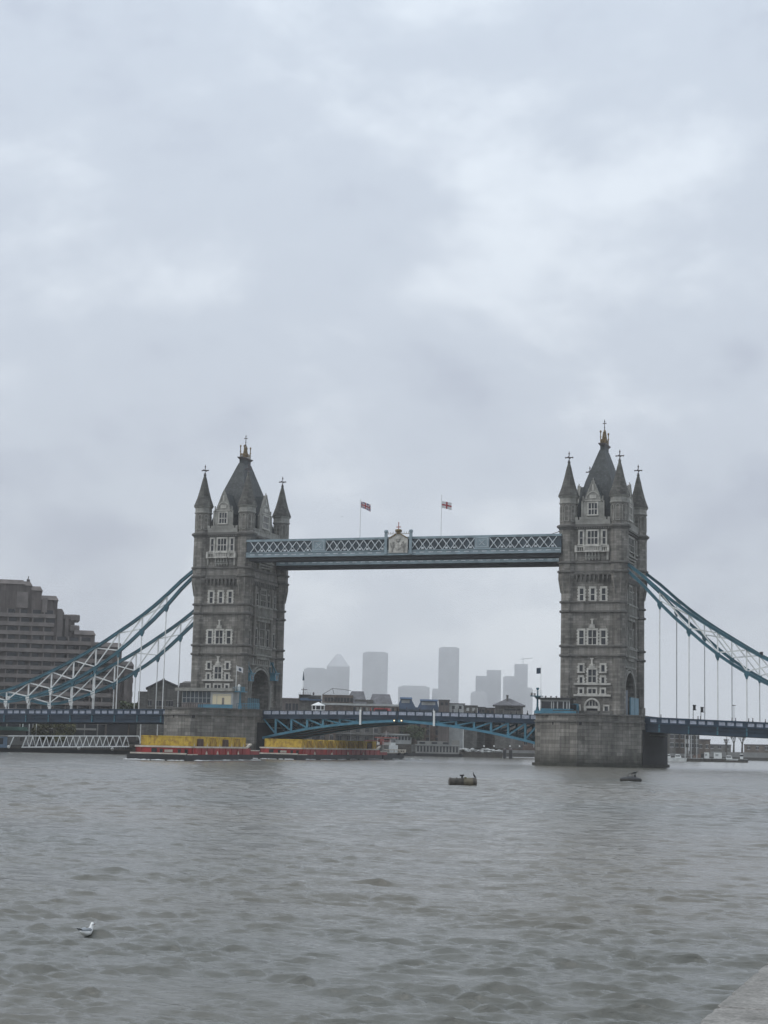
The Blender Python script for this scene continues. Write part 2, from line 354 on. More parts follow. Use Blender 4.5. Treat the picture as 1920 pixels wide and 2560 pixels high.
    for bb, hi, lo in ((b1, 0.6, 0.3), (b2, 0.8, 0.3)):
        m3 = N.new('ShaderNodeMapRange'); m3.inputs['From Min'].default_value = -8; m3.inputs['From Max'].default_value = 25
        m3.inputs['To Min'].default_value = hi; m3.inputs['To Max'].default_value = lo; L.new(s3.outputs['Y'], m3.inputs['Value']); L.new(m3.outputs[0], bb.inputs['Strength'])
    m4 = N.new('ShaderNodeMapRange'); m4.inputs['From Min'].default_value = -300; m4.inputs['From Max'].default_value = -200
    m4.inputs['To Min'].default_value = 0.10; m4.inputs['To Max'].default_value = 0.17; L.new(s3.outputs['Y'], m4.inputs['Value']); L.new(m4.outputs[0], b.inputs['Roughness'])
    L.new(b2.outputs[0], b.inputs['Normal'])
    me.materials.append(m)
    o = bpy.data.objects.new('water', me); COL.objects.link(o)
    tag(o, 'grey brown choppy river covered in small wind waves', 'river', kind='structure')
make_water()

# ------------------------------------------------------------------ quay the camera stands on (lower right corner)
def make_quay():
    mb = MB(); mb.box(115.93, 160, -360, -325, -2, 1.68)
    base = mb.build('quay', M['portland_d'], None); tag(base, 'pale stone river quay with paving slabs at the lower right corner', 'quay', kind='structure')
    mb = MB(); ys = [-334.38+1.29*k for k in range(-18, 8)]; rn = random.Random(4)
    for a, b in zip(ys[:-1], ys[1:]):
        for j, (x0, x1) in enumerate(((115.88, 117.5), (117.512, 119.4), (119.412, 122), (122.012, 126))):
            zt = 1.70+rn.uniform(-0.003, 0.003); n = 14
            left = [(x0+(abs(rn.gauss(0, 0.010)) if j == 0 else 0)+(0.03 if (j == 0 and i in (0, n)) else 0), b-0.010-(b-a-0.02)*i/n) for i in range(n+1)]
            poly = left[::-1]+[(x1, b-0.010), (x1, a+0.010)]
            poly = [(x1, a+0.010), (x1, b-0.010)]+left
            inner = [(x-0.006 if x > (x0+x1)/2 else x+0.012, y+(0.008 if y < (a+b)/2 else -0.008)) for x, y in poly]
            mb.prism(poly, 1.60, zt-0.010); mb.prism(poly, zt-0.010, zt, inner)
    mb.build('coping', M['quay'], base)
def quay_mat():
    m, N, L, b = new_mat('weathered_quay_stone')
    tc = N.new('ShaderNodeTexCoord')
    n1 = N.new('ShaderNodeTexNoise'); n1.inputs['Scale'].default_value = 2.2; n1.inputs['Detail'].default_value = 10; n1.inputs['Roughness'].default_value = 0.7; L.new(tc.outputs['Object'], n1.inputs['Vector'])
    n2 = N.new('ShaderNodeTexNoise'); n2.inputs['Scale'].default_value = 45; n2.inputs['Detail'].default_value = 4; L.new(tc.outputs['Object'], n2.inputs['Vector'])
    r = N.new('ShaderNodeValToRGB'); r.color_ramp.elements[0].position = 0.30; r.color_ramp.elements[0].color = (0.135, 0.128, 0.112, 1); r.color_ramp.elements[1].position = 0.66; r.color_ramp.elements[1].color = (0.32, 0.305, 0.28, 1)
    e = r.color_ramp.elements.new(0.5); e.color = (0.24, 0.228, 0.208, 1)
    L.new(n1.outputs['Fac'], r.inputs[0])
    mr = N.new('ShaderNodeMapRange'); mr.inputs['From Min'].default_value = 0.35; mr.inputs['From Max'].default_value = 0.65; mr.inputs['To Min'].default_value = 0.72; mr.inputs['To Max'].default_value = 1.22; L.new(n2.outputs['Fac'], mr.inputs['Value'])
    s = N.new('ShaderNodeVectorMath'); s.operation = 'SCALE'; L.new(r.outputs[0], s.inputs[0]); L.new(mr.outputs[0], s.inputs['Scale']); L.new(s.outputs[0], b.inputs['Base Color'])
    bp = N.new('ShaderNodeBump'); bp.inputs['Strength'].default_value = 0.6; bp.inputs['Distance'].default_value = 0.01; L.new(n2.outputs['Fac'], bp.inputs['Height']); L.new(bp.outputs[0], b.inputs['Normal'])
    b.inputs['Roughness'].default_value = 0.85
    return m
M['quay'] = quay_mat()
make_quay()

# ------------------------------------------------------------------ bridge: piers
def hexa(hx, hy, nose): return [(-hx,-hy),(-hx*0.42,-hy-nose*0.72),(0,-hy-nose),(hx*0.42,-hy-nose*0.72),(hx,-hy),(hx,hy),(hx*0.42,hy+nose*0.72),(0,hy+nose),(-hx*0.42,hy+nose*0.72),(-hx,hy)]
def make_pier(cx, label):
    t = thing('stone_pier', label, 'bridge pier', (cx,0,0), 0, 'river piers of the bascule bridge')
    MB().prism(hexa(10.65,14,9), -4, 8.55).build('body', 'pier', t)
    MB().prism(hexa(10.85,14.15,9.2), 8.55, 8.85).build('string_course', 'string', t)
    MB().prism(hexa(10.6,13.95,8.95), 8.85, 9.9).build('upper_wall', 'pier', t)
    MB().prism(hexa(10.8,14.1,9.15), 9.9, 10.18).build('coping', 'string', t)
    MB().prism(hexa(11.1,14.4,9.3), -4, 0.55).build('footing', 'pier', t)
    MB().box(10.6,10.82,-12.8,13.6,.56,7.4).build('shade_panel', 'dark', t)  # flat dark panel; deck shade on the sooty wet side face put into colour
    MB().box(10.6,11.15,-6,11,6.3,6.55).build('ledge', 'portland_d', t)
    for x, y in ((-5.6,-17.0),(0.6,-22.4),(4.6,-20.2)):   # drain holes
        yy = -14-9*(1-abs(x)/10.65*0.9)
        MB().box(x-.2, x+.2, yy-0.6, yy+1.5, 8.0, 8.5).build('drain_hole', 'dark', t)
    return t
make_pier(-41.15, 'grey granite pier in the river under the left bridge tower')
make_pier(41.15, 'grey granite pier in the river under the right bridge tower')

# ------------------------------------------------------------------ bridge: towers
TX, TY = 5.25, 9.5          # turret centres
WX, WY = 5.35, 10.35        # wall faces
def make_tower(label, cx):
    t = thing('gothic_tower', label, 'bridge tower', (cx,0,0), 0, 'gothic towers of the bascule bridge')
    # ---- walls: ground storey with the road arch cut through it along x
    aw, sp, ap = 5.0, 14.2, 19.0
    arch = [(aw*math.cos(a), sp+(ap-sp)*math.sin(a)**0.9) for a in [math.pi*k/16 for k in range(1,16)]]
    poly = [(-WY,10.1),(-aw,10.1),(-aw,sp)]+arch[::-1]+[(aw,sp),(aw,10.1),(WY,10.1),(WY,48.5),(-WY,48.5)]
    # split into convex-ish pieces: jambs, spandrel strips, upper block
    w = MB(); w.box(-WX,WX,-WY,-aw,10.1,ap+0.3); w.box(-WX,WX,aw,WY,10.1,ap+0.3)
    pts = [(-aw,sp)]+arch[::-1]+[(aw,sp)]
    for (y0,z0),(y1,z1) in zip(pts[:-1],pts[1:]):
        w.ext([(y0,z0),(y1,z1),(y1,ap+0.3),(y0,ap+0.3)], 'x', -WX, WX)
    w.box(-WX,WX,-WY,WY,ap+0.3,48.5)
    w.build('wall', 'granite', t)
    # arch mouldings on both roadway faces
    for sx in (-1,1):
        mo = MB()
        for ro, xo in ((0.25,0.32),(0.95,0.2)):
            pp = [(-aw-ro,10.2),(-aw-ro,sp)]+[((aw+ro)*math.cos(a), sp+(ap-sp+ro)*math.sin(a)**0.9) for a in [math.pi*k/16 for k in range(15,0,-1)]]+[(aw+ro,sp),(aw+ro,10.2)]
            for a,b in zip(pp[:-1],pp[1:]): mo.bar((sx*(WX+xo/2),)+a,(sx*(WX+xo/2),)+b,xo,0.42)
        mo.build('arch_moulding', 'portland_d', t)
    # ---- bands between storeys (lighter courses)
    for z0,z1 in ((21.99,23.8),(30.84,32.66),(38.9,40.65)):
        MB().box(-WX-.12,WX+.12,-WY-.12,WY+.12,z0,z1).build('band', 'granite_b', t)
        s = MB()
        for z,h in ((z0-.16,.32),(z1-.05,.3)):
            s.box(-WX-.42,WX+.42,-WY-.42,WY+.42,z,z+h)
            for i in (-1,1):
                for j in (-1,1):
                    rr = 1.62 if z < 33.5 else 2.12
                    s.lathe(TX*i,TY*j,[(rr-.1,z-.12),(rr+.12,z),(rr+.12,z+h),(rr-.1,z+h+.1)])
        s.build('string_course', 'string', t)
    # plinth
    MB().box(-WX-.3,WX+.3,-WY-.3,-5.7,10.05,11.0).box(-WX-.3,WX+.3,5.7,WY+.3,10.05,11.0).build('plinth','string',t)
    # machicolated upper projection
    MB().box(-WX-.35,WX+.35,-WY-.35,WY+.35,38.2,38.75).build('corbel_table','granite_b',t)
    for k in range(8):
        x = -3.15+k*0.9
        MB().box(x-.18,x+.18,-WY-.6,-WY,37.25,38.3).box(x-.1,x+.1,-WY-.35,-WY,36.85,37.25).build('corbel','string',t)
    MB().box(-3.5,3.5,-WY-.62,-WY,38.25,38.5).build('machicolation','string',t)
    for k in range(14):
        y = -6.5+k*1.0; MB().box(WX,WX+.5,y-.2,y+.2,37.25,38.3).build('corbel','string',t)
    # cornice + parapet
    c = MB(); c.box(-WX-.3,WX+.3,-WY-.3,WY+.3,47.55,47.95); c.box(-WX-.62,WX+.62,-WY-.62,WY+.62,47.95,48.3); c.box(-WX-.35,WX+.35,-WY-.35,WY+.35,48.3,48.52)
    for i in (-1,1):
        for j in (-1,1): c.lathe(TX*i,TY*j,[(1.9,47.4),(2.05,47.7),(2.4,47.95),(2.45,48.25),(2.1,48.5)])
    c.build('cornice','string',t)
    c = MB()
    for k in range(14): c.box(-3.2+k*.49,-3.02+k*.49,-WY-.45,-WY-.3,47.62,47.9)
    c.build('dentil_band','portland_d',t)
    p = MB()
    for sy in (-1,1):
        p.box(-3.6,3.6,sy*(WY-.15),sy*(WY+.3),48.5,49.45)
        for a,b in ((-3.6,-3.05),(-2.75,-2.3),(2.3,2.75),(3.05,3.6),(-2.3,2.3)): p.box(a,b,sy*(WY-.12),sy*(WY+.33),49.4,49.98)
    for sx in (-1,1):
        p.box(sx*(WX-.15),sx*(WX+.3),-7.8,7.8,48.5,49.35)
        for k in range(16):
            y = -7.5+k; p.box(sx*(WX-.12),sx*(WX+.33),y-.3,y+.3,49.3,49.95)
    p.build('parapet','portland_d',t)
    # ---- corner turrets
    for i in (-1,1):
        for j in (-1,1):
            u = MB().lathe(TX*i,TY*j,[(1.5,10.1),(1.5,11.2),(1.42,11.5),(1.38,34.3),(1.46,35.2),(1.66,36.4),(1.9,37.4),(1.92,38.6),(1.88,47.6),(1.8,48.6),(1.78,52.9)])
            tur = u.build('turret','granite',t)
            MB().lathe(TX*i,TY*j,[(1.84,52.7),(1.98,52.85),(1.98,53.05),(1.84,53.15),(1.84,53.9),(2.12,54.25),(2.12,54.4)]).build('turret_head','portland_d',tur)
            pn = MB()
            for k in range(8):
                a = 2*math.pi*k/8; d = Vector((math.cos(a),math.sin(a),0)); q = Vector((-d.y,d.x,0)); ap_ = 1.78*math.cos(math.pi/8)
                c0 = Vector((TX*i,TY*j,0))+d*(ap_+.04)
                for s in (-.42,.42): pn.bar(c0+q*s+Vector((0,0,49.2)),c0+q*s+Vector((0,0,52.2)),.14)
                pn.bar(c0-q*.42+Vector((0,0,52.15)),c0+Vector((0,0,52.55)),.12); pn.bar(c0+q*.42+Vector((0,0,52.15)),c0+Vector((0,0,52.55)),.12)
                pn.bar(c0-q*.42+Vector((0,0,49.2)),c0+q*.42+Vector((0,0,49.2)),.14)
            pn.build('turret_panelling','portland_d',tur)
            # flutes of the flared corbel under the wide upper turret
            fl = MB()
            for k in range(8):
                a = math.pi/8+2*math.pi*k/8; d = Vector((math.cos(a),math.sin(a),0)); c0 = Vector((TX*i,TY*j,0))
                fl.bar(c0+d*1.45+Vector((0,0,34.6)),c0+d*1.95+Vector((0,0,37.5)),.2); fl.bar(c0+d*1.93+Vector((0,0,37.5)),c0+d*1.93+Vector((0,0,38.7)),.14)
            fl.build('corbel_ribs','granite_b',tur)
            sp_ = MB().lathe(TX*i,TY*j,[(2.2,54.38),(2.15,54.6),(1.55,56.2),(1.0,58.2),(.55,60.2),(.24,61.3),(.3,61.35),(.3,61.6),(.12,61.65)]).build('spire','spire',t)
            f = MB(); x,y = TX*i,TY*j
            f.tube((x,y,61.5),(x,y,63.8),.10,.05); f.lathe(x,y,[(.1,61.6),(.26,61.8),(.1,62.0)],8)
            f.box(x-.75,x+.75,y-.09,y+.09,62.4,62.6); f.box(x-.09,x+.09,y-.75,y+.75,62.4,62.6)
            for dx,dy in ((.75,0),(-.75,0),(0,.75),(0,-.75)): f.ell((x+dx,y+dy,62.5),(.15,.15,.17),6,5)
            f.ell((x,y,63.35),(.17,.17,.26),6,5); f.ell((x,y,63.0),(.13,.13,.1),6,5)
            f.build('finial','finial',sp_)
    # small spire lucarnes on the near turret pair
    # ---- main roof
    b = [(-4.75,-8.6),(4.75,-8.6),(4.75,8.6),(-4.75,8.6)]; n = [(-2.75,-5.6),(2.75,-5.6),(2.75,5.6),(-2.75,5.6)]; tp = [(-.52,-2.3),(.52,-2.3),(.52,2.3),(-.52,2.3)]
    rf = MB(); rf.prism(b,48.5,58.0,n); rf.prism(n,58.0,65.2,tp)
    rf = rf.build('roof','slate',t)
    MB().box(-.45,.45,-2.1,2.1,65.2,66.1).build('roof_neck','slate',rf)
    MB().prism([(-.5,-2.2),(.5,-2.2),(.5,2.2),(-.5,2.2)],66.1,66.45,[(-.75,-2.6),(.75,-2.6),(.75,2.6),(-.75,2.6)]).box(-.78,.78,-2.65,2.65,66.45,66.6).build('roof_platform','finial',rf)
    g = MB()
    for x in (-.45,.45):
        for y in (-1.7,1.7):
            g.bar((x,y,66.6),(x,y,69.0),.16); g.ell((x,y,69.15),(.22,.22,.3),6,5); g.ell((x,y,68.0),(.2,.2,.16),6,5)
        for k in range(9): g.bar((x,-1.6+k*.4,66.6),(x,-1.6+k*.4,67.7),.1)
        g.bar((x,-1.7,67.3),(x,1.7,67.3),.1)
    for y in (-1.7,1.7): g.bar((-.45,y,67.3),(.45,y,67.3),.1)
    g.lathe(0,0,[(.5,66.6),(.34,67.6),(.2,68.6),(.28,69.0),(.1,69.2)],8)
    for k in range(6):
        a = k*math.pi/3; g.bar((.6*math.cos(a),.6*math.sin(a),67),(.25*math.cos(a),.25*math.sin(a),69.4),.12)
    g.build('crown','gold',rf)
    f = MB(); f.tube((0,0,69),(0,0,72),.11,.05); f.ell((0,0,69.6),(.22,.22,.2),8,5); f.ell((0,0,70.3),(.15,.15,.12),8,5)
    f.box(-.4,.4,-.06,.06,71.1,71.25); f.box(-.06,.06,-.4,.4,71.1,71.25); f.ell((0,0,71.6),(.14,.14,.2),6,5)
    f.build('finial','finial',rf)

    # ---- window makers. fr: maps local (u along face, d outwards, z) to tower coordinates
    front = lambda u,d,z: (u, -WY-d, z)
    side = lambda u,d,z: (WX+d, u, z)
    def fbox(mb, fr, u0,u1,d0,d1,z0,z1):
        a, b = fr(u0,d0,z0), fr(u1,d1,z1); mb.box(a[0],b[0],a[1],b[1],a[2],b[2])
    def window(fr, u0,u1,z0,z1, cols=1, rows=1, fw_=.26, quoin=True, stone='portland', depth=.16, par=None):
        w = MB()
        fbox(w,fr,u0,u0+fw_,-.1,depth,z0,z1); fbox(w,fr,u1-fw_,u1,-.1,depth,z0,z1)
        fbox(w,fr,u0,u1,-.1,depth+.02,z1-fw_,z1+.02); fbox(w,fr,u0-.1,u1+.1,-.1,depth+.16,z0-.12,z0+.14)
        if quoin:
            n = int((z1-z0)/.62)
            for k in range(n):
                zz = z0+.3+k*.62
                for s,u in ((-1,u0),(1,u1)): fbox(w,fr,u,u+s*.17,-.1,depth-.02,zz,zz+.3)
        for c in range(1,cols):
            uc = u0+fw_+(u1-u0-2*fw_)*c/cols; fbox(w,fr,uc-.08,uc+.08,-.1,depth-.03,z0,z1)
        for r in range(1,rows):
            zc = z0+(z1-z0)*(.46+.0*r) if rows==2 else z0+(z1-z0)*r/rows; fbox(w,fr,u0,u1,-.1,depth-.045,zc-.08,zc+.08)
        o = w.build('window',stone,par or t)
        g = MB(); fbox(g,fr,u0+.1,u1-.1,-.05,.035,z0+.1,z1-.1); g.build('pane','glass',o)
        return o
    def panel(fr,u0,u1,d0,d1,z0,z1,name,mat,mb=None):
        g = MB(); fbox(g,fr,u0,u1,d0,d1,z0,z1); return g.build(name,mat,t)
    # stage 4 bay
    panel(front,-3.05,3.05,0,.1,44.2,47.45,'window_bay','portland_d')
    window(lambda u,d,z: front(u,d+.1,z),-2.95,-1.75,44.3,47.4,1,2,.3,False,'portland',.16)
    window(lambda u,d,z: front(u,d+.1,z),-1.3,1.3,44.3,47.4,3,2,.3,False,'portland',.2)
    window(lambda u,d,z: front(u,d+.1,z),1.75,2.95,44.3,47.4,1,2,.3,False,'portland',.16)
    bl = MB(); fbox(bl,front,-3.5,3.3,0,.5,42.85,43.05); fbox(bl,front,-1.6,1.6,0,.95,42.8,43.1); fbox(bl,front,-3.5,3.3,0,.42,43.85,44.1)
    fbox(bl,front,-1.6,1.6,0,.9,43.9,44.15)
    for u in [-3.4+k*.38 for k in range(19)]: fbox(bl,front,u-.07,u+.07,.2,.34,43,43.9)
    for u in (-3.4,-1.65,1.65,3.2): fbox(bl,front,u-.22,u+.22,.1,.62,42.8,44.2)
    for u in [-1.2+k*.4 for k in range(7)]: fbox(bl,front,u-.12,u+.12,.6,.8,43.1,43.9)
    bl = bl.build('balcony','portland',t)
    br = MB()
    for u in (-3.3,3.1): fbox(br,front,u-.2,u+.2,0,.35,41.25,42.8)
    for u in (-1.3,-.65,0,.65,1.3): fbox(br,front,u-.16,u+.16,0,.55,41.9,42.8); fbox(br,front,u-.13,u+.13,0,.3,41.2,41.9)
    fbox(br,front,-1.6,1.6,0,.28,41.5,42.2)
    br.build('bracket','portland_d',bl)
    # stage 3
    for u0,u1 in ((-2.95,-1.45),(-.68,.82),(1.55,3.05)): window(front,u0,u1,32.9,35.85,1,2,.38)
    # stage 2
    window(front,-3.0,-1.38,24.05,27.35,1,2,.36); window(front,-1.12,1.2,24.05,27.4,2,2,.36); window(front,1.5,3.1,24.05,27.35,1,2,.36)
    def ornament(z,s=1):
        o = MB(); fbox(o,front,-.55*s,.55*s,0,.22,z,z+.3*s); fbox(o,front,-.32*s,.32*s,0,.3,z+.3*s,z+.75*s); fbox(o,front,-.16*s,.16*s,0,.25,z+.75*s,z+1.6*s); fbox(o,front,-.34*s,.34*s,0,.22,z+1.6*s,z+1.85*s); fbox(o,front,-.5*s,-.42*s,0,.2,z+.3*s,z+.7*s); fbox(o,front,.42*s,.5*s,0,.2,z+.3*s,z+.7*s)
        o.build('carved_ornament','portland',t)
    ornament(27.5)
    # stage 1
    window(front,-2.9,-1.5,18.62,20.45,1,1,.36); window(front,1.55,2.95,18.62,20.45,1,1,.36)
    window(front,-1.05,1.15,16.5,19.5,2,2,.32)
    window(front,-2.85,-1.55,16.3,18.0,1,1,.36); window(front,1.6,2.9,16.3,18.0,1,1,.36)
    ornament(19.55,1.05)
    b = MB(); fbox(b,front,-3.65,3.85,0,.35,16.12,16.5); fbox(b,front,-3.65,3.85,0,.35,13.85,14.22); b.build('stone_band','portland',t)
    window(front,-2.85,-1.55,14.3,15.6,1,1,.34,False); window(front,1.6,2.9,14.3,15.6,1,1,.34,False); window(front,-1.0,1.1,14.3,15.6,2,1,.3,False)
    # doorway with arched head
    d = MB()
    hoop = [(1.5*math.cos(a)+.1, 11.7+1.65*math.sin(a)) for a in [math.pi*k/12 for k in range(13)]]
    for a,bb in zip(hoop[:-1],hoop[1:]): d.bar(front(a[0],.15,a[1]),front(bb[0],.15,bb[1]),.32,.34)
    fbox(d,front,-1.55,-1.05,0,.3,10.2,11.8); fbox(d,front,1.25,1.75,0,.3,10.2,11.8); fbox(d,front,-1.3,1.5,0,.2,11.45,11.95)
    for u in (-.5,.1,.7): fbox(d,front,u-.06,u+.06,0,.16,11.9,13.0)
    d = d.build('doorway','portland',t)
    g = MB(); fbox(g,front,-1.05,1.25,-.05,.06,10.2,11.45); g.build('door','dark',d)
    g = MB(); fbox(g,front,-.95,1.15,-.05,.05,11.95,12.8); g.build('fanlight','glass',d)
    window(front,-3.4,-2.2,10.3,12.2,1,1,.3,False); window(front,2.3,3.6,10.3,12.2,1,1,.3,False)
    # front gable dormer and its window
    def gable(fr, hw, z0, ze, za, par, depth, winw, cols, name='gable'):
        gm = MB()
        P = [(-hw,z0),(hw,z0),(hw,ze-.6),(hw*.8,ze),(hw*.74,ze+.4),(0.12,za),(-0.12,za),(-hw*.74,ze+.4),(-hw*.8,ze),(-hw,ze-.6)]
        a = [fr(u,.15,z) for u,z in P]; bck = [fr(u,-.4,z) for u,z in P]; n = len(P)
        gm.add(a+bck,[tuple(range(n)),tuple(range(2*n-1,n-1,-1))]+[(i,i+n,(i+1)%n+n,(i+1)%n) for i in range(n)])
        for s in (-1,1):        # raking copings, corner pinnacles, crockets
            gm.bar(fr(s*hw*.8,.12,ze+.1),fr(0,.12,za+.1),.3,.22)
            gm.bar(fr(s*hw,.1,z0),fr(s*hw,.1,ze+.1),.34); 
            gm.bar(fr(s*hw*.92,.1,ze),fr(s*hw*.92,.1,ze+1.1),.22,.22)
            for k in range(5):
                f = (k+.7)/5.3; p = fr(s*hw*.8*(1-f),.16,ze+.1+(za-ze)*f); gm.ell((p[0],p[1],p[2]+.16),(.15,.15,.18),6,4)
        gm.bar(fr(0,0,za),fr(0,0,za+.5),.16)
        gm = gm.build(name,'portland_d',t)
        tr = MB(); fbox(tr,fr,-hw*.74,hw*.74,.1,.3,ze+.05,ze+.22)
        k0 = [(hw*.62*math.cos(q), ze+.5+1.5*(za-ze)/4.4*math.sin(q)) for q in [math.pi*k/10 for k in range(11)]]
        for p,q in zip(k0[:-1],k0[1:]): tr.bar(fr(p[0],.2,p[1]),fr(q[0],.2,q[1]),.14)
        fbox(tr,fr,-hw*.3,hw*.3,.1,.25,ze+.6,ze+1.3*(za-ze)/4.4); fbox(tr,fr,-.18,.18,.1,.26,ze+(za-ze)*.5,ze+(za-ze)*.8)
        tr.build('tracery','portland',gm)
        window(lambda u,d,z: fr(u,d+.15,z),-winw,winw,z0+.75,ze-.15,cols,2,.26,False,'portland',.14)
        # slate roof running back into the main roof
        rr = MB(); P = [(-hw*.95,ze-.5),(hw*.95,ze-.5),(0,za-.2)]
        a = [fr(u,-.4,z) for u,z in P]; bck = [fr(u,-depth,z) for u,z in P]
        rr.add(a+bck,[(0,1,2),(5,4,3),(0,3,4,1),(1,4,5,2),(2,5,3,0)]); rr.build('gable_roof','slate',gm)
        wl = MB(); fbox(wl,fr,-hw*.93,hw*.93,-.4,-depth+1,z0-1.5,ze-.5); wl.build('gable_cheek','slate',gm)
    gable(front,2.2,49.6,53.2,57.5,t,5.0,1.12,3)
    gable(side,3.1,49.6,53.6,58.0,t,3.5,1.7,4)
    gable(lambda u,d,z: (-WX-d,u,z),3.1,49.6,53.6,58.0,t,3.5,1.7,4)
    # ---- roadway side: tall traceried windows between buttress strips
    for u in (-4.6,4.6):
        q = MB(); fbox(q,side,u-.45,u+.45,0,.5,22.2,37.2); q.build('buttress','granite_b',t)
    window(side,-1.7,1.7,24.2,29.9,3,3,.4,False,'portland_d',.3); window(side,-4.0,-2.4,24.2,28.2,1,2,.32,False,'portland_d',.22); window(side,2.4,4.0,24.2,28.2,1,2,.32,False,'portland_d',.22)
    window(side,-1.7,1.7,33.0,37.0,3,3,.4,False,'portland_d',.3); window(side,-4.0,-2.4,33,36,1,2,.32,False,'portland_d',.22); window(side,2.4,4.0,33,36,1,2,.32,False,'portland_d',.22)
    window(side,-7.3,-5.9,33,36,1,2,.32,False,'portland_d',.2); window(side,5.9,7.3,33,36,1,2,.32,False,'portland_d',.2)
    window(side,-7.3,-5.9,24.2,27.6,1,2,.32,False,'portland_d',.2); window(side,5.9,7.3,24.2,27.6,1,2,.32,False,'portland_d',.2)
    for z0,z1 in ((30.3,32.9),(22.0,23.9)):
        o = MB(); fbox(o,side,-4.2,4.2,0,.9,z0,z0+.35); fbox(o,side,-4.2,4.2,.3,.85,z1-.3,z1)
        for k in range(12): fbox(o,side,-4.1+k*.72,-3.85+k*.72,.35,.8,z0+.3,z1-.2)
        fbox(o,side,-3.4,3.4,0,.6,z0-.7,z0)
        o.build('balcony','portland_d',t)
    o = MB()
    for u in (-3,3): fbox(o,side,u-.5,u+.5,0,.5,41.2,44.2)
    for k in range(3): fbox(o,side,-4.2+.5*k,4.2-.5*k,0,.9-.2*k,42.6-k*.55,42.9-k*.55)
    fbox(o,side,-4.2,4.2,0,.25,43.2,47.2); o.build('upper_bay','portland_d',t)
    window(lambda u,d,z: side(u,d+.25,z),-3,3,43.8,47,5,2,.34,False,'portland_d',.2)
    window(side,-7.3,-5.9,43.9,47,1,2,.32,False,'portland_d',.2); window(side,5.9,7.3,43.9,47,1,2,.32,False,'portland_d',.2)
    o = MB(); fbox(o,side,-5.2,5.2,0,.35,19.9,20.25)
    for k in range(9): fbox(o,side,-4.6+k*1.1,-4.1+k*1.1,0,.3,20.25,21.5)
    o.build('frieze','portland_d',t)
    return t
TL = make_tower('left gothic stone tower of the bridge with four spired turrets', -41.15)
TR = dup(TL, (41.15,0,0), 'right gothic stone tower of the bridge with four spired turrets, the taller looking one')

def abutments():
    # stepped stone buttress where the chain side of the right tower meets the deck
    t = thing('stepped_buttress','dark stepped stone buttress at the foot of the right tower beside the road arch','buttress',(0,0,0))
    b = MB(); b.box(46.5,47.2,8.2,11.6,10.2,14.6); b.box(46.5,47.6,8.0,11.8,10.2,12.2); b.box(46.5,46.9,8.4,11.4,14.6,17.0); b.build('body','granite',t)
    c = MB(); c.prism([(46.4,8.1),(47.3,8.1),(47.3,11.7),(46.4,11.7)],14.6,15.0,[(46.5,8.4),(46.9,8.4),(46.9,11.4),(46.5,11.4)]); c.build('coping','string',t)
    # blue hoardings inside and beside the arch
    h = thing('blue_hoarding','bright blue panel hoarding beside the right tower road arch','hoarding',(0,0,0),0,'blue hoardings by the road arches')
    MB().box(47.0,47.25,-1.8,6.4,10.2,13.9).build('panel','teal_l',h); MB().box(46.98,47.3,-1.9,6.5,13.9,14.05).box(46.98,47.3,2.2,2.35,10.2,13.9).build('frame','teal',h)
    h = thing('blue_hoarding','dark navy hoarding at the near side of the right tower road arch','hoarding',(0,0,0),0,'blue hoardings by the road arches')
    MB().box(47.0,47.25,-7.8,-4.7,10.2,15.2).build('panel','navy',h); MB().box(46.98,47.3,-7.9,-4.6,15.2,15.3).build('frame','navy',h)
    h = thing('blue_gate','teal blue gate closing the foot of the left tower road arch','gate',(0,0,0))
    MB().box(-35.6,-35.45,-7.2,-.6,10.2,12.7).build('panel','teal',h)
    q = MB()
    for k in range(7): q.box(-35.44,-35.38,-7.2+k*1.08,-7.1+k*1.08,10.2,12.8)
    q.build('frame','navy',h)
    h = thing('shade_sheet','tall black sheet added for the shade inside the left half of the left tower road arch','shade sheet',(0,0,0))  # added black sheet standing for the shade deep inside the arch
    P = [(-4.9,10.2),(-4.9,14.2)]+[(-4.9*math.cos(a),14.2+4.6*math.sin(a)**.9) for a in [math.pi*k/16 for k in range(1,9)]]+[(.6,18.8),(.6,10.2)]
    MB().ext(P,'x',-38.2,-38.0).build('sheet','dark',h)
    q = MB()
    for y in (-3.4,-1.9,-.4): q.bar((-37.95,y,10.2),(-37.95,y,17.4),.12)
    q.build('pole','drum',h)
    for j,(y,z,lab) in enumerate(((-7.4,16.3,'teal bracket lamp housing on the left tower, left of its road arch'),(6.1,16.9,'teal bracket lamp housing on the left tower, right of its road arch'))):
        h = thing('bracket_lantern',lab,'lantern',(-35.3,y,z),0,'bracket lanterns beside the arch')
        MB().box(-.3,.9,-1,1,0,1.6).box(-.2,1.2,-1.2,1.2,1.6,1.8).build('housing','teal_l',h)
        MB().bar((-.5,-.8,1.7),(-.5,-.8,4.2),.4).bar((-.5,.8,1.7),(-.5,.8,4.2),.4).bar((-.5,0,4.1),(.8,0,1.8),.3).build('bracket','teal',h)
        MB().box(.3,.93,-.5,.5,.3,1.2).build('lens','glass',h)
abutments()

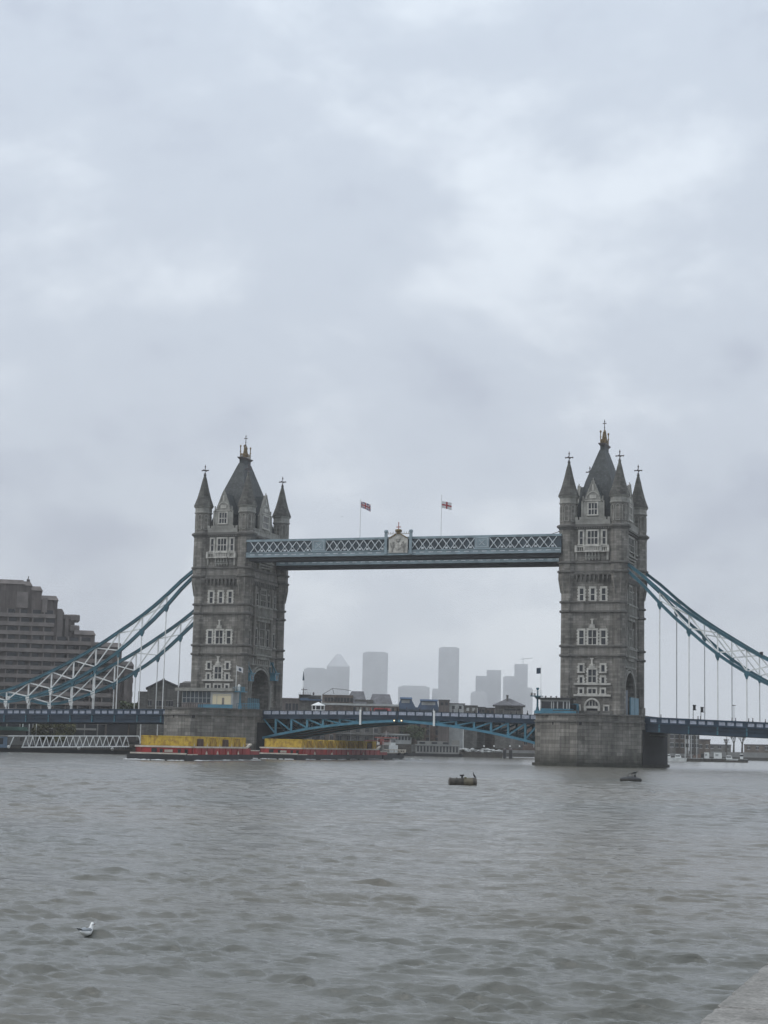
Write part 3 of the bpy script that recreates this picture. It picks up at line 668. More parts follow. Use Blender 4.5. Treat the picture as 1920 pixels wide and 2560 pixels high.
# ------------------------------------------------------------------ high walkways
def make_walkway(y0,y1,label,crest):
    t = thing('high_walkway',label,'walkway',(0,(y0+y1)/2,0),0,'high level footbridges between the towers'); X = 34.9; h = (y1-y0)/2
    MB().box(-X,X,-h+.25,h-.25,43.6,46.2).build('glazing','walk_g',t)
    MB().box(-X,X,-h-.06,h+.06,46.1,46.45).box(-X,X,-h+.3,h-.3,46.45,46.62).build('roof','walk_b',t)
    b = MB()
    for s in (-1,1):
        b.box(-X,X,s*(h-.15),s*(h+.02),42.75,43.78); b.box(-X,X,s*(h-.15),s*(h+.16),43.62,43.78); b.box(-X,X,s*(h-.15),s*(h+.14),42.72,42.88)
    g = b.build('lower_girder','walk_b',t)
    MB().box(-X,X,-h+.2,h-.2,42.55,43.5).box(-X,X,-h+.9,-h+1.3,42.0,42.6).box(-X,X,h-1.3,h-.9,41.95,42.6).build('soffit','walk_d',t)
    q = MB()
    for s in (-1,1):
        for k in range(36):
            x = -X+1+k*1.93; q.box(x,x+1.05,s*(h+.02),s*(h+.07),43.18,43.36)
    q.build('rivet_strip','walk_x',g)
    spans = [(-33.9,-19.6,8),(-16.4,-2.7,8),(2.7,16.6,8),(19.8,34.0,8)]
    for a,bb,n in spans:
        d = (bb-a)/n
        for s in (-1,1):
            p = MB()
            for k in range(n):
                x = a+k*d; y = s*(h-.05)
                p.bar((x,y,43.78),(x+d,y,46.05),.1,.17); p.bar((x,y,46.05),(x+d,y,43.78),.1,.17)
                p.lathe(x+d/2,y,[(.001,44.9),(.24,44.75),(.24,45.05),(.001,44.9)],8)
                if k%3: p.box(x+d*.5-.28,x+d*.5+.28,y-.03,y+.03,43.95,44.35)
            p.build('lattice_panel','walk_x',t)
    for x in (-18,18.2):
        p = MB()
        p.box(x-1.55,x+1.55,-h-.12,h+.12,43.78,46.5)
        p = p.build('plaque_panel','walk_b',t)
        q = MB()
        for s in (-1,1):
            y = s*(h+.15)
            for a,bb in (((x-1.2,y,44.1),(x+1.2,y,44.1)),((x-1.2,y,46),(x+1.2,y,46)),((x-1.2,y,44.1),(x-1.2,y,46)),((x+1.2,y,44.1),(x+1.2,y,46)),((x-.6,y,44.5),(x+.6,y,45.6)),((x-.6,y,45.6),(x+.6,y,44.5))): q.bar(a,bb,.08)
        q.build('plaque_relief','walk_x',p)
    if crest:
        y = -h-.15
        for x in (-2.75,2.75):
            c = MB().box(x-.28,x+.28,y-.25,y+.2,42.9,47.4).lathe(x,y,[(.3,47.4),(.42,47.55),(.42,47.9),(.3,48.05)],8); c.build('crest_post','walk_b',t)
        c = MB(); P = [(-2.1,43.2),(2.1,43.2),(2.1,46.2),(.6,47.2),(0,47.6),(-.6,47.2),(-2.1,46.2)]; c.ext(P,'y',y-.12,y+.12)
        c = c.build('crest_panel','portland',t)
        # heraldic shield between two supporters, crown above
        s = MB(); s.ext([(-.75,45.3),(-.75,44.4),(0,43.75),(.75,44.4),(.75,45.3)],'y',y-.24,y-.1); s.box(-.75,.75,y-.3,y-.2,44.75,44.9); s.box(-.07,.07,y-.3,y-.2,43.9,45.3)
        s.build('shield','portland',c)
        s = MB()
        for k in (-1,1):
            s.ell((k*1.2,y-.18,44.6),(.28,.14,.62),8,6,tilt=0); s.ell((k*1.1,y-.2,45.4),(.24,.14,.26),8,6); s.bar((k*1.2,y-.2,44.2),(k*1.35,y-.2,43.4),.22); s.bar((k*1.1,y-.22,44.9),(k*.75,y-.26,44.9),.16); s.bar((k*1.45,y-.2,44.3),(k*1.75,y-.2,45.3),.12)
        s.ell((0,y-.2,45.7),(.4,.15,.32),8,6); s.bar((-.5,y-.2,46.05),(.5,y-.2,46.05),.14)
        s.build('heraldic_figures','portland_d',c)
        s = MB(); s.bar((-2.1,y-.15,46.25),(-.5,y-.15,47.15),.22); s.bar((2.1,y-.15,46.25),(.5,y-.15,47.15),.22); s.bar((-2.4,y,47.2),(2.4,y,47.2),.1)
        for k in range(10):
            x = -2.2+k*.49
            if abs(x) > .6: s.bar((x,y,47.2),(x,y,47.65),.07)
        s.lathe(0,y,[(.5,47.2),(.5,47.5),(.72,47.7),(.72,48.05),(.5,48.15)],8)
        s.build('gilded_cresting','gold',c)
        s = MB(); s.tube((0,y,48.1),(0,y,49.5),.11,.08); s.box(-.5,.5,y-.08,y+.08,48.55,48.72); s.ell((0,y,49.5),(.13,.13,.2),6,5); s.build('cross','pink',c)
    return t
make_walkway(-11.6,-7.3,'near high level lattice walkway between the towers, with a gilded crest at its middle',True)
make_walkway(5.0,9.2,'far high level walkway half hidden behind the crested one',False)
def stay_cable():
    t = thing('stay_cable','thin cable from the walkway roof up to the right tower','cable',(0,-9.4,0))
    MB().tube((31.3,0,46.5),(34.2,0,47.35),.07,.07,6).build('cable','finial',t); MB().ell((34.0,0,47.3),(.28,.2,.2),8,5).build('anchor','finial',t)
stay_cable()

# ------------------------------------------------------------------ suspension chains with hangers
UP = [(46.4,41.9),(48,40.5),(54.6,35.0),(60.4,30.5),(66,26.9),(71.6,23.5),(77.1,20.6),(82.6,18.0),(88.4,15.6),(94,13.6),(99.6,12.9),(105.2,13.1),(112,15.0)]
LO = [(46.4,40.8),(48,39.2),(54.6,32.5),(60.4,27.1),(66,22.4),(71.6,18.8),(77.1,15.95),(82.6,13.8),(88.4,12.0),(94,11.0),(99.6,11.9),(105.2,12.6),(112,14.4)]
def deck_top(ax, s): return 9.98-(ax-52)*(0.0138 if s < 0 else 0.030)
def make_chain(s, y, label):
    t = thing('suspension_chain',label,'suspension chain',(0,y,0),0,'suspension chains of the side spans')
    def smooth(P):
        o = []
        for k in range(len(P)-1):
            p0,p1,p2,p3 = P[max(k-1,0)],P[k],P[k+1],P[min(k+2,len(P)-1)]
            for q in (0,.5):
                z = .5*(2*p1[1]+(p2[1]-p0[1])*q+(2*p0[1]-5*p1[1]+4*p2[1]-p3[1])*q*q+(3*p1[1]-p0[1]-3*p2[1]+p3[1])*q**3)
                o.append((p1[0]+(p2[0]-p1[0])*q,z))
        return o+[P[-1]]
    for nm,P in (('upper_chord',UP),('lower_chord',LO)):
        c = MB(); S = smooth(P)
        for a,b in zip(S[:-1],S[1:]):
            A,B = Vector((s*a[0],0,a[1])),Vector((s*b[0],0,b[1])); d = (B-A).normalized()*.05
            c.bar(A-d,B+d,.62,.40); 
            n = Vector((d.z,0,-d.x)).normalized()
            for q in (-.26,.26): c.bar(A-d+n*q,B+d+n*q,.8,.09)
        c.build(nm,'teal',t)
    for k in range(2,len(UP)-1):
        x0,u_,l_ = UP[k][0],UP[k][1],LO[k][1]
        MB().bar((s*x0,0,u_-.2),(s*x0,0,l_+.2),.26).build('post','white',t)
        g = MB(); g.box(s*x0-.45,s*x0+.45,-.36,.36,l_-.55,l_+.3); g.ext([(s*x0-.4,l_-.5),(s*x0+.4,l_-.5),(s*x0+.12,l_-1.25),(s*x0-.12,l_-1.25)],'y',-.3,.3); g.build('node_plate','teal' if k < 7 else 'white',t)
        zt = deck_top(x0,s)
        if l_-1.2 > zt-.9: MB().tube((s*x0,0,l_-1.1),(s*x0,0,zt-1.2),.115,.115,8).build('hanger','white',t)
        if k < len(UP)-2:
            x1,u1,l1 = UP[k+1][0],UP[k+1][1],LO[k+1][1]
            sag = .18*(x1-x0)
            MB().bar((s*x0,.0,u_-.3),(s*x1,.0,l1+.35),.2,.24).build('brace','white',t)
            MB().bar((s*(x0+.3),-.02,l_+.35),(s*(x1-.3),-.02,u1-.3),.2,.24).build('brace','white',t)
    return t
make_chain(-1,-9.5,'near left suspension chain, the higher looking of the two beside the left tower')
make_chain(-1,9.5,'far left suspension chain, the lower looking of the two beside the left tower')
make_chain(1,-9.5,'near right suspension chain sweeping across the face of the right tower')
make_chain(1,9.5,'far right suspension chain appearing behind the right tower')

# ------------------------------------------------------------------ side span decks
def make_side(s,label):
    t = thing('side_span_deck',label,'bridge deck',(0,0,0),0,'suspended side spans of the bridge')
    def sl(mb,x0,x1,y0,y1,dz0,dz1):
        n = max(1,int(abs(x1-x0)/6))
        a0,a1 = deck_top(x0,s),deck_top(x1,s); X0,X1 = s*x0,s*x1
        vs = [(X0,y0,a0+dz0),(X1,y0,a1+dz0),(X1,y1,a1+dz0),(X0,y1,a0+dz0),(X0,y0,a0+dz1),(X1,y0,a1+dz1),(X1,y1,a1+dz1),(X0,y1,a0+dz1)]
        mb.add(vs,[(0,3,2,1),(4,5,6,7),(0,1,5,4),(1,2,6,5),(2,3,7,6),(3,0,4,7)]); return mb
    E = 150
    sl(MB(),51.9,E,-9.2,9.2,-1.6,-1.15).build('roadway','asphalt',t)
    for sy in (-1,1):
        g = MB(); sl(g,51.7,E,sy*9.3,sy*9.9,-3.0,-1.25); sl(g,51.7,E,sy*9.9,sy*10.12,-2.95,-2.72); sl(g,51.7,E,sy*9.9,sy*10.16,-2.05,-1.9); sl(g,51.7,E,sy*9.9,sy*10.3,-1.35,-1.12)
        gg = g.build('edge_girder','navy',t)
        st = MB()
        for k in range(2,12):
            x = UP[k][0]; sl(st,x-.15,x+.15,sy*9.9,sy*10.14,-2.9,-1.3)
        st.build('girder_stiffener','teal',gg)
        r = MB(); sl(r,51.7,E,sy*9.95,sy*10.2,-.34,0); sl(r,51.7,E,sy*9.98,sy*10.14,-1.12,-1.0)
        x = 48.97
        posts = []
        while x < 118:
            for k in (0,1,2):
                a = x+.55+k*1.67; posts.append(a)
            x += 5.58
        prev = 51.7
        for a in posts:
            if a < 51.9: continue
            sl(r,prev,a,sy*10.0,sy*10.12,-1.02,-.3); prev = a+1.22
        sl(r,prev,E,sy*10.0,sy*10.12,-1.02,-.3)
        rr = r.build('parapet','navy',t)
        for a in posts:
            if a < 51.9 or a > (108 if s < 0 else 84): continue
            if sy > 0 : continue
            sl(MB(),a,a+1.22,sy*10.03,sy*10.09,-1.02,-.3).build('railing_panel','rail_p',rr)
    cr = MB()
    for k in range(2,14):
        x = 54.6+(k-2)*5.6; sl(cr,x-.2,x+.2,-9.3,9.3,-2.7,-1.6)
    cr.build('cross_beam','navy',t)
    return t
make_side(-1,'left suspended side span deck with navy girder and pale railing panels')
make_side(1,'right suspended side span deck sloping down to the right edge')

# ------------------------------------------------------------------ bascule leaves
def make_leaf(s,label):
    t = thing('bascule_leaf',label,'bascule leaf',(0,0,0),0,'opening leaves of the central span')
    top = lambda a: 10.32-.30*(a/30)**1.5
    bot = [(0.15,8.35),(4.5,8.1),(9,7.75),(12.8,7.35),(16.6,6.85),(20.2,6.3),(23.8,5.6),(27.4,4.9),(30.4,4.2)]
    def strip(mb,xs,y0,y1,f0,f1):
        for a,b in zip(xs[:-1],xs[1:]):
            vs = [(s*a,y0,f0(a)),(s*b,y0,f0(b)),(s*b,y1,f0(b)),(s*a,y1,f0(a)),(s*a,y0,f1(a)),(s*b,y0,f1(b)),(s*b,y1,f1(b)),(s*a,y1,f1(a))]
            mb.add(vs,[(0,3,2,1),(4,5,6,7),(0,1,5,4),(1,2,6,5),(2,3,7,6),(3,0,4,7)])
        return mb
    xs = [.15,6,12,18,24,30.4]
    strip(MB(),xs,-9.0,9.0,lambda a: top(a)-1.5,lambda a: top(a)-1.05).build('roadway','asphalt',t)
    bx = [b[0] for b in bot]; bf = lambda a: float(np.interp(a,bx,[b[1] for b in bot]))
    for sy,nm in ((-1,'near'),(1,'far'),(-.33,''),(.33,'')):
        y = sy*9.85; main = abs(sy) == 1
        g = MB(); strip(g,xs,y-.25,y+.25,lambda a: top(a)-1.75,lambda a: top(a)-.93)
        if main: strip(g,xs,y-.38,y+.38,lambda a: top(a)-1.08,lambda a: top(a)-.93); strip(g,xs,y-.34,y+.34,lambda a: top(a)-1.78,lambda a: top(a)-1.66)
        gg = g.build('upper_girder','navy' if main else 'teal',t)
        c = MB(); strip(c,bx,y-.3,y+.3,lambda a: bf(a)-.22,lambda a: bf(a)+.22)
        if main: strip(c,bx,y-.42,y+.42,lambda a: bf(a)-.3,lambda a: bf(a)-.2)
        c.build('lower_chord','teal_l',t)
        for x in (9,12.8,16.6,20.2,23.8,27.4):
            MB().box(s*x-.22,s*x+.22,y-.15,y+.15,bf(x)+.15,top(x)-1.7).build('post','teal_l' if main else 'teal',t)
        for a,b in ((12.8,9),(16.6,12.8),(20.2,16.6),(23.8,20.2),(27.4,23.8),(30.2,27.4)):
            MB().bar((s*a,y,top(a)-1.8),(s*b,y,bf(b)+.2),.24,.3).build('brace','teal_l' if main else 'teal',t)
    w = MB(); strip(w,[.15,9],-9.9,-9.75,bf,lambda a: top(a)-1.6); w.build('web_plate','teal',t)
    # bracing between the girders, seen from below
    cb = MB()
    for x in (4.5,9,12.8,16.6,20.2,23.8,27.4):
        cb.box(s*x-.15,s*x+.15,-9.7,9.7,bf(x)-.1,bf(x)+.2); cb.box(s*x-.15,s*x+.15,-9.7,9.7,top(x)-1.9,top(x)-1.5)
    cb.build('cross_beam','teal',t)
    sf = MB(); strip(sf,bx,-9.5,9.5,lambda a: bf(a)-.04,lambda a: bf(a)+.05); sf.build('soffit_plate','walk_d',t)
    for sy in (-1,1):
        y = sy*10.05
        r = MB(); strip(r,xs,y-.1,y+.1,lambda a: top(a)-.12,top); strip(r,xs,y-.08,y+.08,lambda a: top(a)-.93,lambda a: top(a)-.84)
        n = 16; d = 30.1/n
        for k in range(n+1): x = .2+k*d; r.box(s*(x-.14),s*(x+.14),y-.09,y+.09,top(x)-.9,top(x)-.05)
        rr = r.build('parapet','navy',t)
        if sy < 0:
            for k in range(n):
                x = .2+k*d; q = MB(); strip(q,[x+.17,x+d-.17],y-.04,y+.04,lambda a: top(a)-.82,lambda a: top(a)-.14); q.build('railing_panel','rail_p',rr)
    MB().box(s*8.1-.2,s*8.1+.2,-10.35,-10.15,7.35,10.5).build('marker_post','white',t)
    for x,z,sz in ((1.1,8.35,.13),) if s > 0 else ((.5,8.35,.13),):
        q = MB().lathe(s*x,-10.35,[(.001,z-.25),(.2,z-.2),(.2,z+.2),(.001,z+.25)],8).build('navigation_lamp','finial',t)
        MB().ell((s*x,-10.5,z),(sz,sz,sz),8,6).build('lens','lamp',q)
    return t
make_leaf(-1,'left leaf of the closed central span with teal truss under its railing')
make_leaf(1,'right leaf of the closed central span with teal truss under its railing')

# ------------------------------------------------------------------ river banks
def make_banks():
    pts = [(-112,-420),(-108,-60),(-104,30),(-92,70),(-78,118),(-66,150),(-62,190),(-58,262),(-42,322),(0,424),(40,470),(140,640),(800,1500),(900,3700),(-3500,3700),(-3500,-420)]
    b = MB().prism(pts,-3,3.6).build('north_bank','render'); tag(b,'stone faced river bank carrying the buildings beyond the bridge','river bank',kind='structure')
    foot = [(x+ (1.2 if i < 13 else 0), y-(1.0 if i<13 else 0)) for i,(x,y) in enumerate(pts)]
    w = MB().prism(pts[:13]+[(-3400,-400)] if False else foot,-3,1.3).build('foreshore','drum'); tag(w,'dark wet foot of the far river wall','foreshore',kind='structure')
make_banks()

# ------------------------------------------------------------------ things placed on sight lines
def frame(px, D):
    p = at(px, 1860, D); az = math.atan2(p.y-CY, p.x-CX)
    return Vector((p.x, p.y, 0)), az-math.pi/2, D/F
def zpx(px, py, D): return at(px, py, D).z
def facade(name,label,cat,px0,px1,ytop,D,depth,mat,wins=None,group=None,base=2.5,yb=None):
    """box building facing the viewpoint; wins = list of (u0,u1,z0,z1) as fractions/metres"""
    pm = (px0+px1)/2; loc,rz,k = frame(pm,D); t = thing(name,label,cat,loc,rz,group)
    hw = (px1-px0)/2*k; zt = zpx(pm,ytop,D)
    MB().box(-hw,hw,0,depth,base,zt).build('wall',mat,t)
    return t,hw,zt,k
def winrow(t,xs,w,z0,z1,mat='glass',fr='render',y=0,frame_=True,nm='window'):
    for x in xs:
        if frame_:
            o = MB().box(x-w/2-.15,x+w/2+.15,y-.08,y+.1,z0-.2,z0).box(x-w/2-.12,x+w/2+.12,y-.06,y+.1,z1,z1+.2).box(x-.05,x+.05,y-.05,y+.02,z0,z1).build(nm,fr,t)
            MB().box(x-w/2,x+w/2,y-.03,y+.3,z0,z1).build('pane',mat,o)
        else: MB().box(x-w/2,x+w/2,y-.04,y+.3,z0,z1).build(nm,mat,t)
def arange(a,b,n): return [a+(b-a)*(i+.5)/n for i in range(n)]

def hotel():
    loc,rz,k = frame(0,490); t = thing('stepped_hotel','brown concrete hotel stepping down in terraces behind the left chains','hotel',loc,rz)
    U = lambda px: px*k
    B = [(-25,4.5,46.9,0,26),(4,6.4,46.6,.2,20),(6.4,9.3,45.3,0,18),(9.3,13.8,42.8,0,18),(13.8,15.6,39.3,1,16),(15.6,18.9,37.9,3,14),(18.9,24.7,33.5,2,18),(24.7,32.6,30.4,4,20),(32.6,36.3,25.4,8,20)]
    base = MB()
    for x0,x1,z,y,d in B: base.box(x0,x1+.02,y,y+d,3,z-1.2)
    w = base.build('wall','hotel',t)
    ch = MB()
    for x0,x1,z,y,d in B:       # chamfered caps of every terrace
        ch.prism([(x0,y-.35),(x1+.25,y-.35),(x1+.25,y+d),(x0,y+d)],z-1.25,z,[(x0,y+.5),(x1-.45,y+.5),(x1-.45,y+d-.5),(x0,y+d-.5)])
    ch.build('terrace_cap','hotel_b',t)
    # stair tower panels
    for x0,x1,z0,z1,y in ((13.9,15.4,30,39,.4),(16.2,17.2,31,37.5,2.4),(2.5,5.6,39,43.5,-.5),(9.6,11.0,38,42,-.6),(29.5,31.8,3,19,3.4),(33.8,34.8,3,22,7.4)):
        MB().box(x0,x1,y,y+1,z0,z1).build('concrete_fin','hotel_b',t)
    zs = [38.0,35.6,33.1,30.7,28.3,25.9,23.5,21.1,18.7,16.3,13.9,11.5]
    n = 0
    for i,z in enumerate(zs):
        x1 = 12.5 if z > 31 else (23 if z > 29.5 else (27.5 if z > 22 else 29.0))
        if z > 37: x1 = 12.8
        bb = MB().box(-25,x1+.6,-1.0 if z>31 else -1.2,2.5,z-1.6,z-.5)
        if z < 31: bb.box(x1,x1+2.2,-.4,3,z-1.5,z-.6)
        bb.build('balcony_band','hotel_b',t)
        x = .35+(i%2)*.25 
        while x < x1-1.6 and n < 100:
            o = MB().box(x-.35,x,-.8,0.05,z-.6,z+.8).build('window','hotel_b',t)
            MB().box(x,x+2.2+.35*((i*7+int(x))%3-1),-.1,.05,z-.52,z+.62).build('pane','hotel_w',o); n += 1
            x += 3.38
    # far wing with curved stacked balconies seen at its right end
    for k2 in range(6):
        z = 23.6-k2*3.9
        MB().lathe(34.6,12,[(1.9,z-.8),(2.2,z-.3),(2.2,z+.9),(2.0,z+1.3)],10).build('rounded_balcony','hotel_b',t)
        if z > 6: MB().box(33.2,36.0,10.6,12,z-2.1,z-.9).build('window','lightstone',t)
    for k2 in range(2):
        z = 37.2-k2*3.0; MB().lathe(18.6,4.2,[(1.5,z-1.4),(1.9,z-.9),(1.9,z+.4),(1.7,z+.7)],8).build('rounded_balcony','hotel_b',t)
    a = MB(); a.bar((5.2,2,46.5),(5.5,2,48.2),.25); a.box(5.0,5.9,1.8,2.2,46.6,47.3); a.build('roof_plant','finial',t)
    return t
hotel()
def podium():
    t,hw,zt,k = facade('hotel_podium','dark glazed riverside podium under the left side span','building',-30,262,1792,455,20,'hotel')
    for i in range(9):
        x = -hw+2+i*3.3; o = MB().box(x-.15,x+.15,-.4,0,3.6,zt-1).build('column','render',t)
    MB().box(-hw,hw,-.1,.3,3.6,6.8).build('glazing','hotel_w',t)
    MB().box(-hw+16,hw-3,-1.6,.2,5.3,5.8).build('canopy','render',t)
    t,hw,zt,k = facade('dark_block','dark riverside block between podium and left pier','building',262,352,1795,450,14,'hotel')
    MB().box(-hw+.5,hw-.5,-.1,.2,3.8,7.5).build('glazing','hotel_w',t)
    t,hw,zt,k = facade('pier_pavilion','low pavilion with pale green roof at the left edge under the deck','pavilion',-20,62,1826,425,8,'render')
    MB().box(-hw-.5,hw+.5,-1,9,zt,zt+.35).box(-hw-.2,hw+.2,-.6,8.5,zt+.35,zt+.9).build('roof',M['copper'],t)
M['copper'] = plain('green_copper', (0.14,0.26,0.22),0.6,0,.2,.8)
podium()
def gabled():
    loc,rz,k = frame(412,440); t = thing('gabled_house','grey brown gabled riverside building beside the left tower','building',loc,rz)
    U = lambda px: (px-412)*k
    Z = lambda py: zpx(412,py,440)
    MB().box(U(342),U(366),0,12,3,Z(1730)).build('side_wall','brick_g',t)
    P = [(U(364),3),(U(445),3),(U(445),Z(1719)),(U(402),Z(1701)),(U(364),Z(1722))]
    MB().ext(P,'y',0,14).build('gable_wall','brick_g',t)
    r = MB(); r.ext([(U(360),Z(1723)),(U(402),Z(1700)-.1),(U(402),Z(1699)+.15),(U(360),Z(1723)+.3)],'y',-.5,14.2); r.ext([(U(402),Z(1700)-.1),(U(447),Z(1719)),(U(447),Z(1719)+.3),(U(402),Z(1699)+.15)],'y',-.5,14.2); r.build('roof','roof',t)
    MB().box(U(443),U(482),1,13,3,Z(1706)).prism([(U(446),1.5),(U(480),1.5),(U(480),12),(U(446),12)],Z(1706),Z(1700),[(U(456),5),(U(470),5),(U(470),9),(U(456),9)]).build('wing','brick_g',t)
    MB().lathe(U(403),3,[(.35,Z(1702)),(.35,Z(1695))],6).build('chimney','render',t)
    winrow(t,[U(371),U(392),U(401),U(416),U(423)],.9,Z(1765),Z(1752),'glass','render',0)
gabled()

def trees():
    def tree(px,D,ytop,w,h,mat,label,trunk_h=3,seed=1,group='bushy trees on the north bank',n=1500,gz=3.5):
        rnd = random.Random(seed); loc,rz,k = frame(px,D); loc.z = gz; t = thing('tree',label,'tree',loc,rz,group)
        ztop = zpx(px,ytop,D)-gz
        tr = MB().tube((0,0,0),(.2,0,ztop*.55),.3,.16,7)
        for i in range(6):
            a = rnd.random()*6.28; tr.tube((.1,0,ztop*(.3+.06*i)),(w*.3*math.cos(a),w*.3*math.sin(a),ztop*(.5+.07*i)),.12,.04,5)
        tr.build('trunk','bark',t)
        c = MB(); cl = [(rnd.uniform(-w*.36,w*.36),rnd.uniform(-w*.3,w*.3),ztop-h*.82+rnd.uniform(0,h*.66),rnd.uniform(.16,.3)*h) for _ in range(11)]
        for i in range(n):
            x,y,z,r = rnd.choice(cl); a,b = rnd.random()*6.28,math.acos(rnd.uniform(-1,1)); rr = r*rnd.uniform(.6,1.05)
            p = Vector((x+rr*math.sin(b)*math.cos(a)*w/h*.7, y+rr*math.sin(b)*math.sin(a), z+rr*math.cos(b)*.8))
            s = rnd.uniform(.14,.34); u = Vector((rnd.gauss(0,1),rnd.gauss(0,1),rnd.gauss(0,1))).normalized(); v = u.orthogonal().normalized()
            c.add([p-u*s-v*s*.6,p+u*s-v*s*.6,p+u*s+v*s*.6,p-u*s+v*s*.6],[(0,1,2,3)])
        c.build('crown',mat,t)
        return t
    tree(122,432,1800,9,5.5,'leaf','olive bushy tree under the left side span, next to the green roofed pavilion',seed=1)
    tree(160,436,1800,8,5.5,'leaf','yellowish bushy tree under the left side span, nearest the dark podium',seed=2)
    tree(320,446,1752,7,3.6,'leaf2','pale green treetop above the left deck beside the gabled building',seed=3,n=1100)
    tree(1030,560,1812,10,5,'leaf2','green bushy tree behind the white riverside restaurant',seed=4,n=900)
    tree(1012,565,1818,7,4,'leaf','small olive tree beside the white riverside restaurant',seed=5,n=700)
    for i,(px,D,yt,sd,lab) in enumerate(((1834,700,1838,11,'bare forked tree on the far bank under the right deck'),(1855,700,1841,12,'slender bare tree right of the forked one on the far bank'),(1815,720,1848,13,'bare twiggy tree left of the forked one on the far bank'))):
        rnd = random.Random(sd); loc,rz,k = frame(px,D); loc.z = 3.4; t = thing('bare_tree',lab,'tree',loc,rz,'bare winter trees on the far bank'); H = zpx(px,yt,D)-3.4
        b = MB(); b.tube((0,0,0),(.1,0,H*.5),.42,.3,7)
        b.build('trunk','bark',t); c = MB()
        def br(p,d,l,r,n):
            q = p+d*l; c.tube(p,q,r,r*.6,5)
            if n:
                for _ in range(3): br(q,(d+Vector((rnd.gauss(0,.4),rnd.gauss(0,.4),rnd.uniform(-.1,.3)))).normalized(),l*.66,r*.6,n-1)
        for sx in (-.35,.3,.02): br(Vector((.1,0,H*.48)),Vector((sx,0,1)).normalized(),H*.24,.22,3)
        c.build('crown','bark',t)
trees()

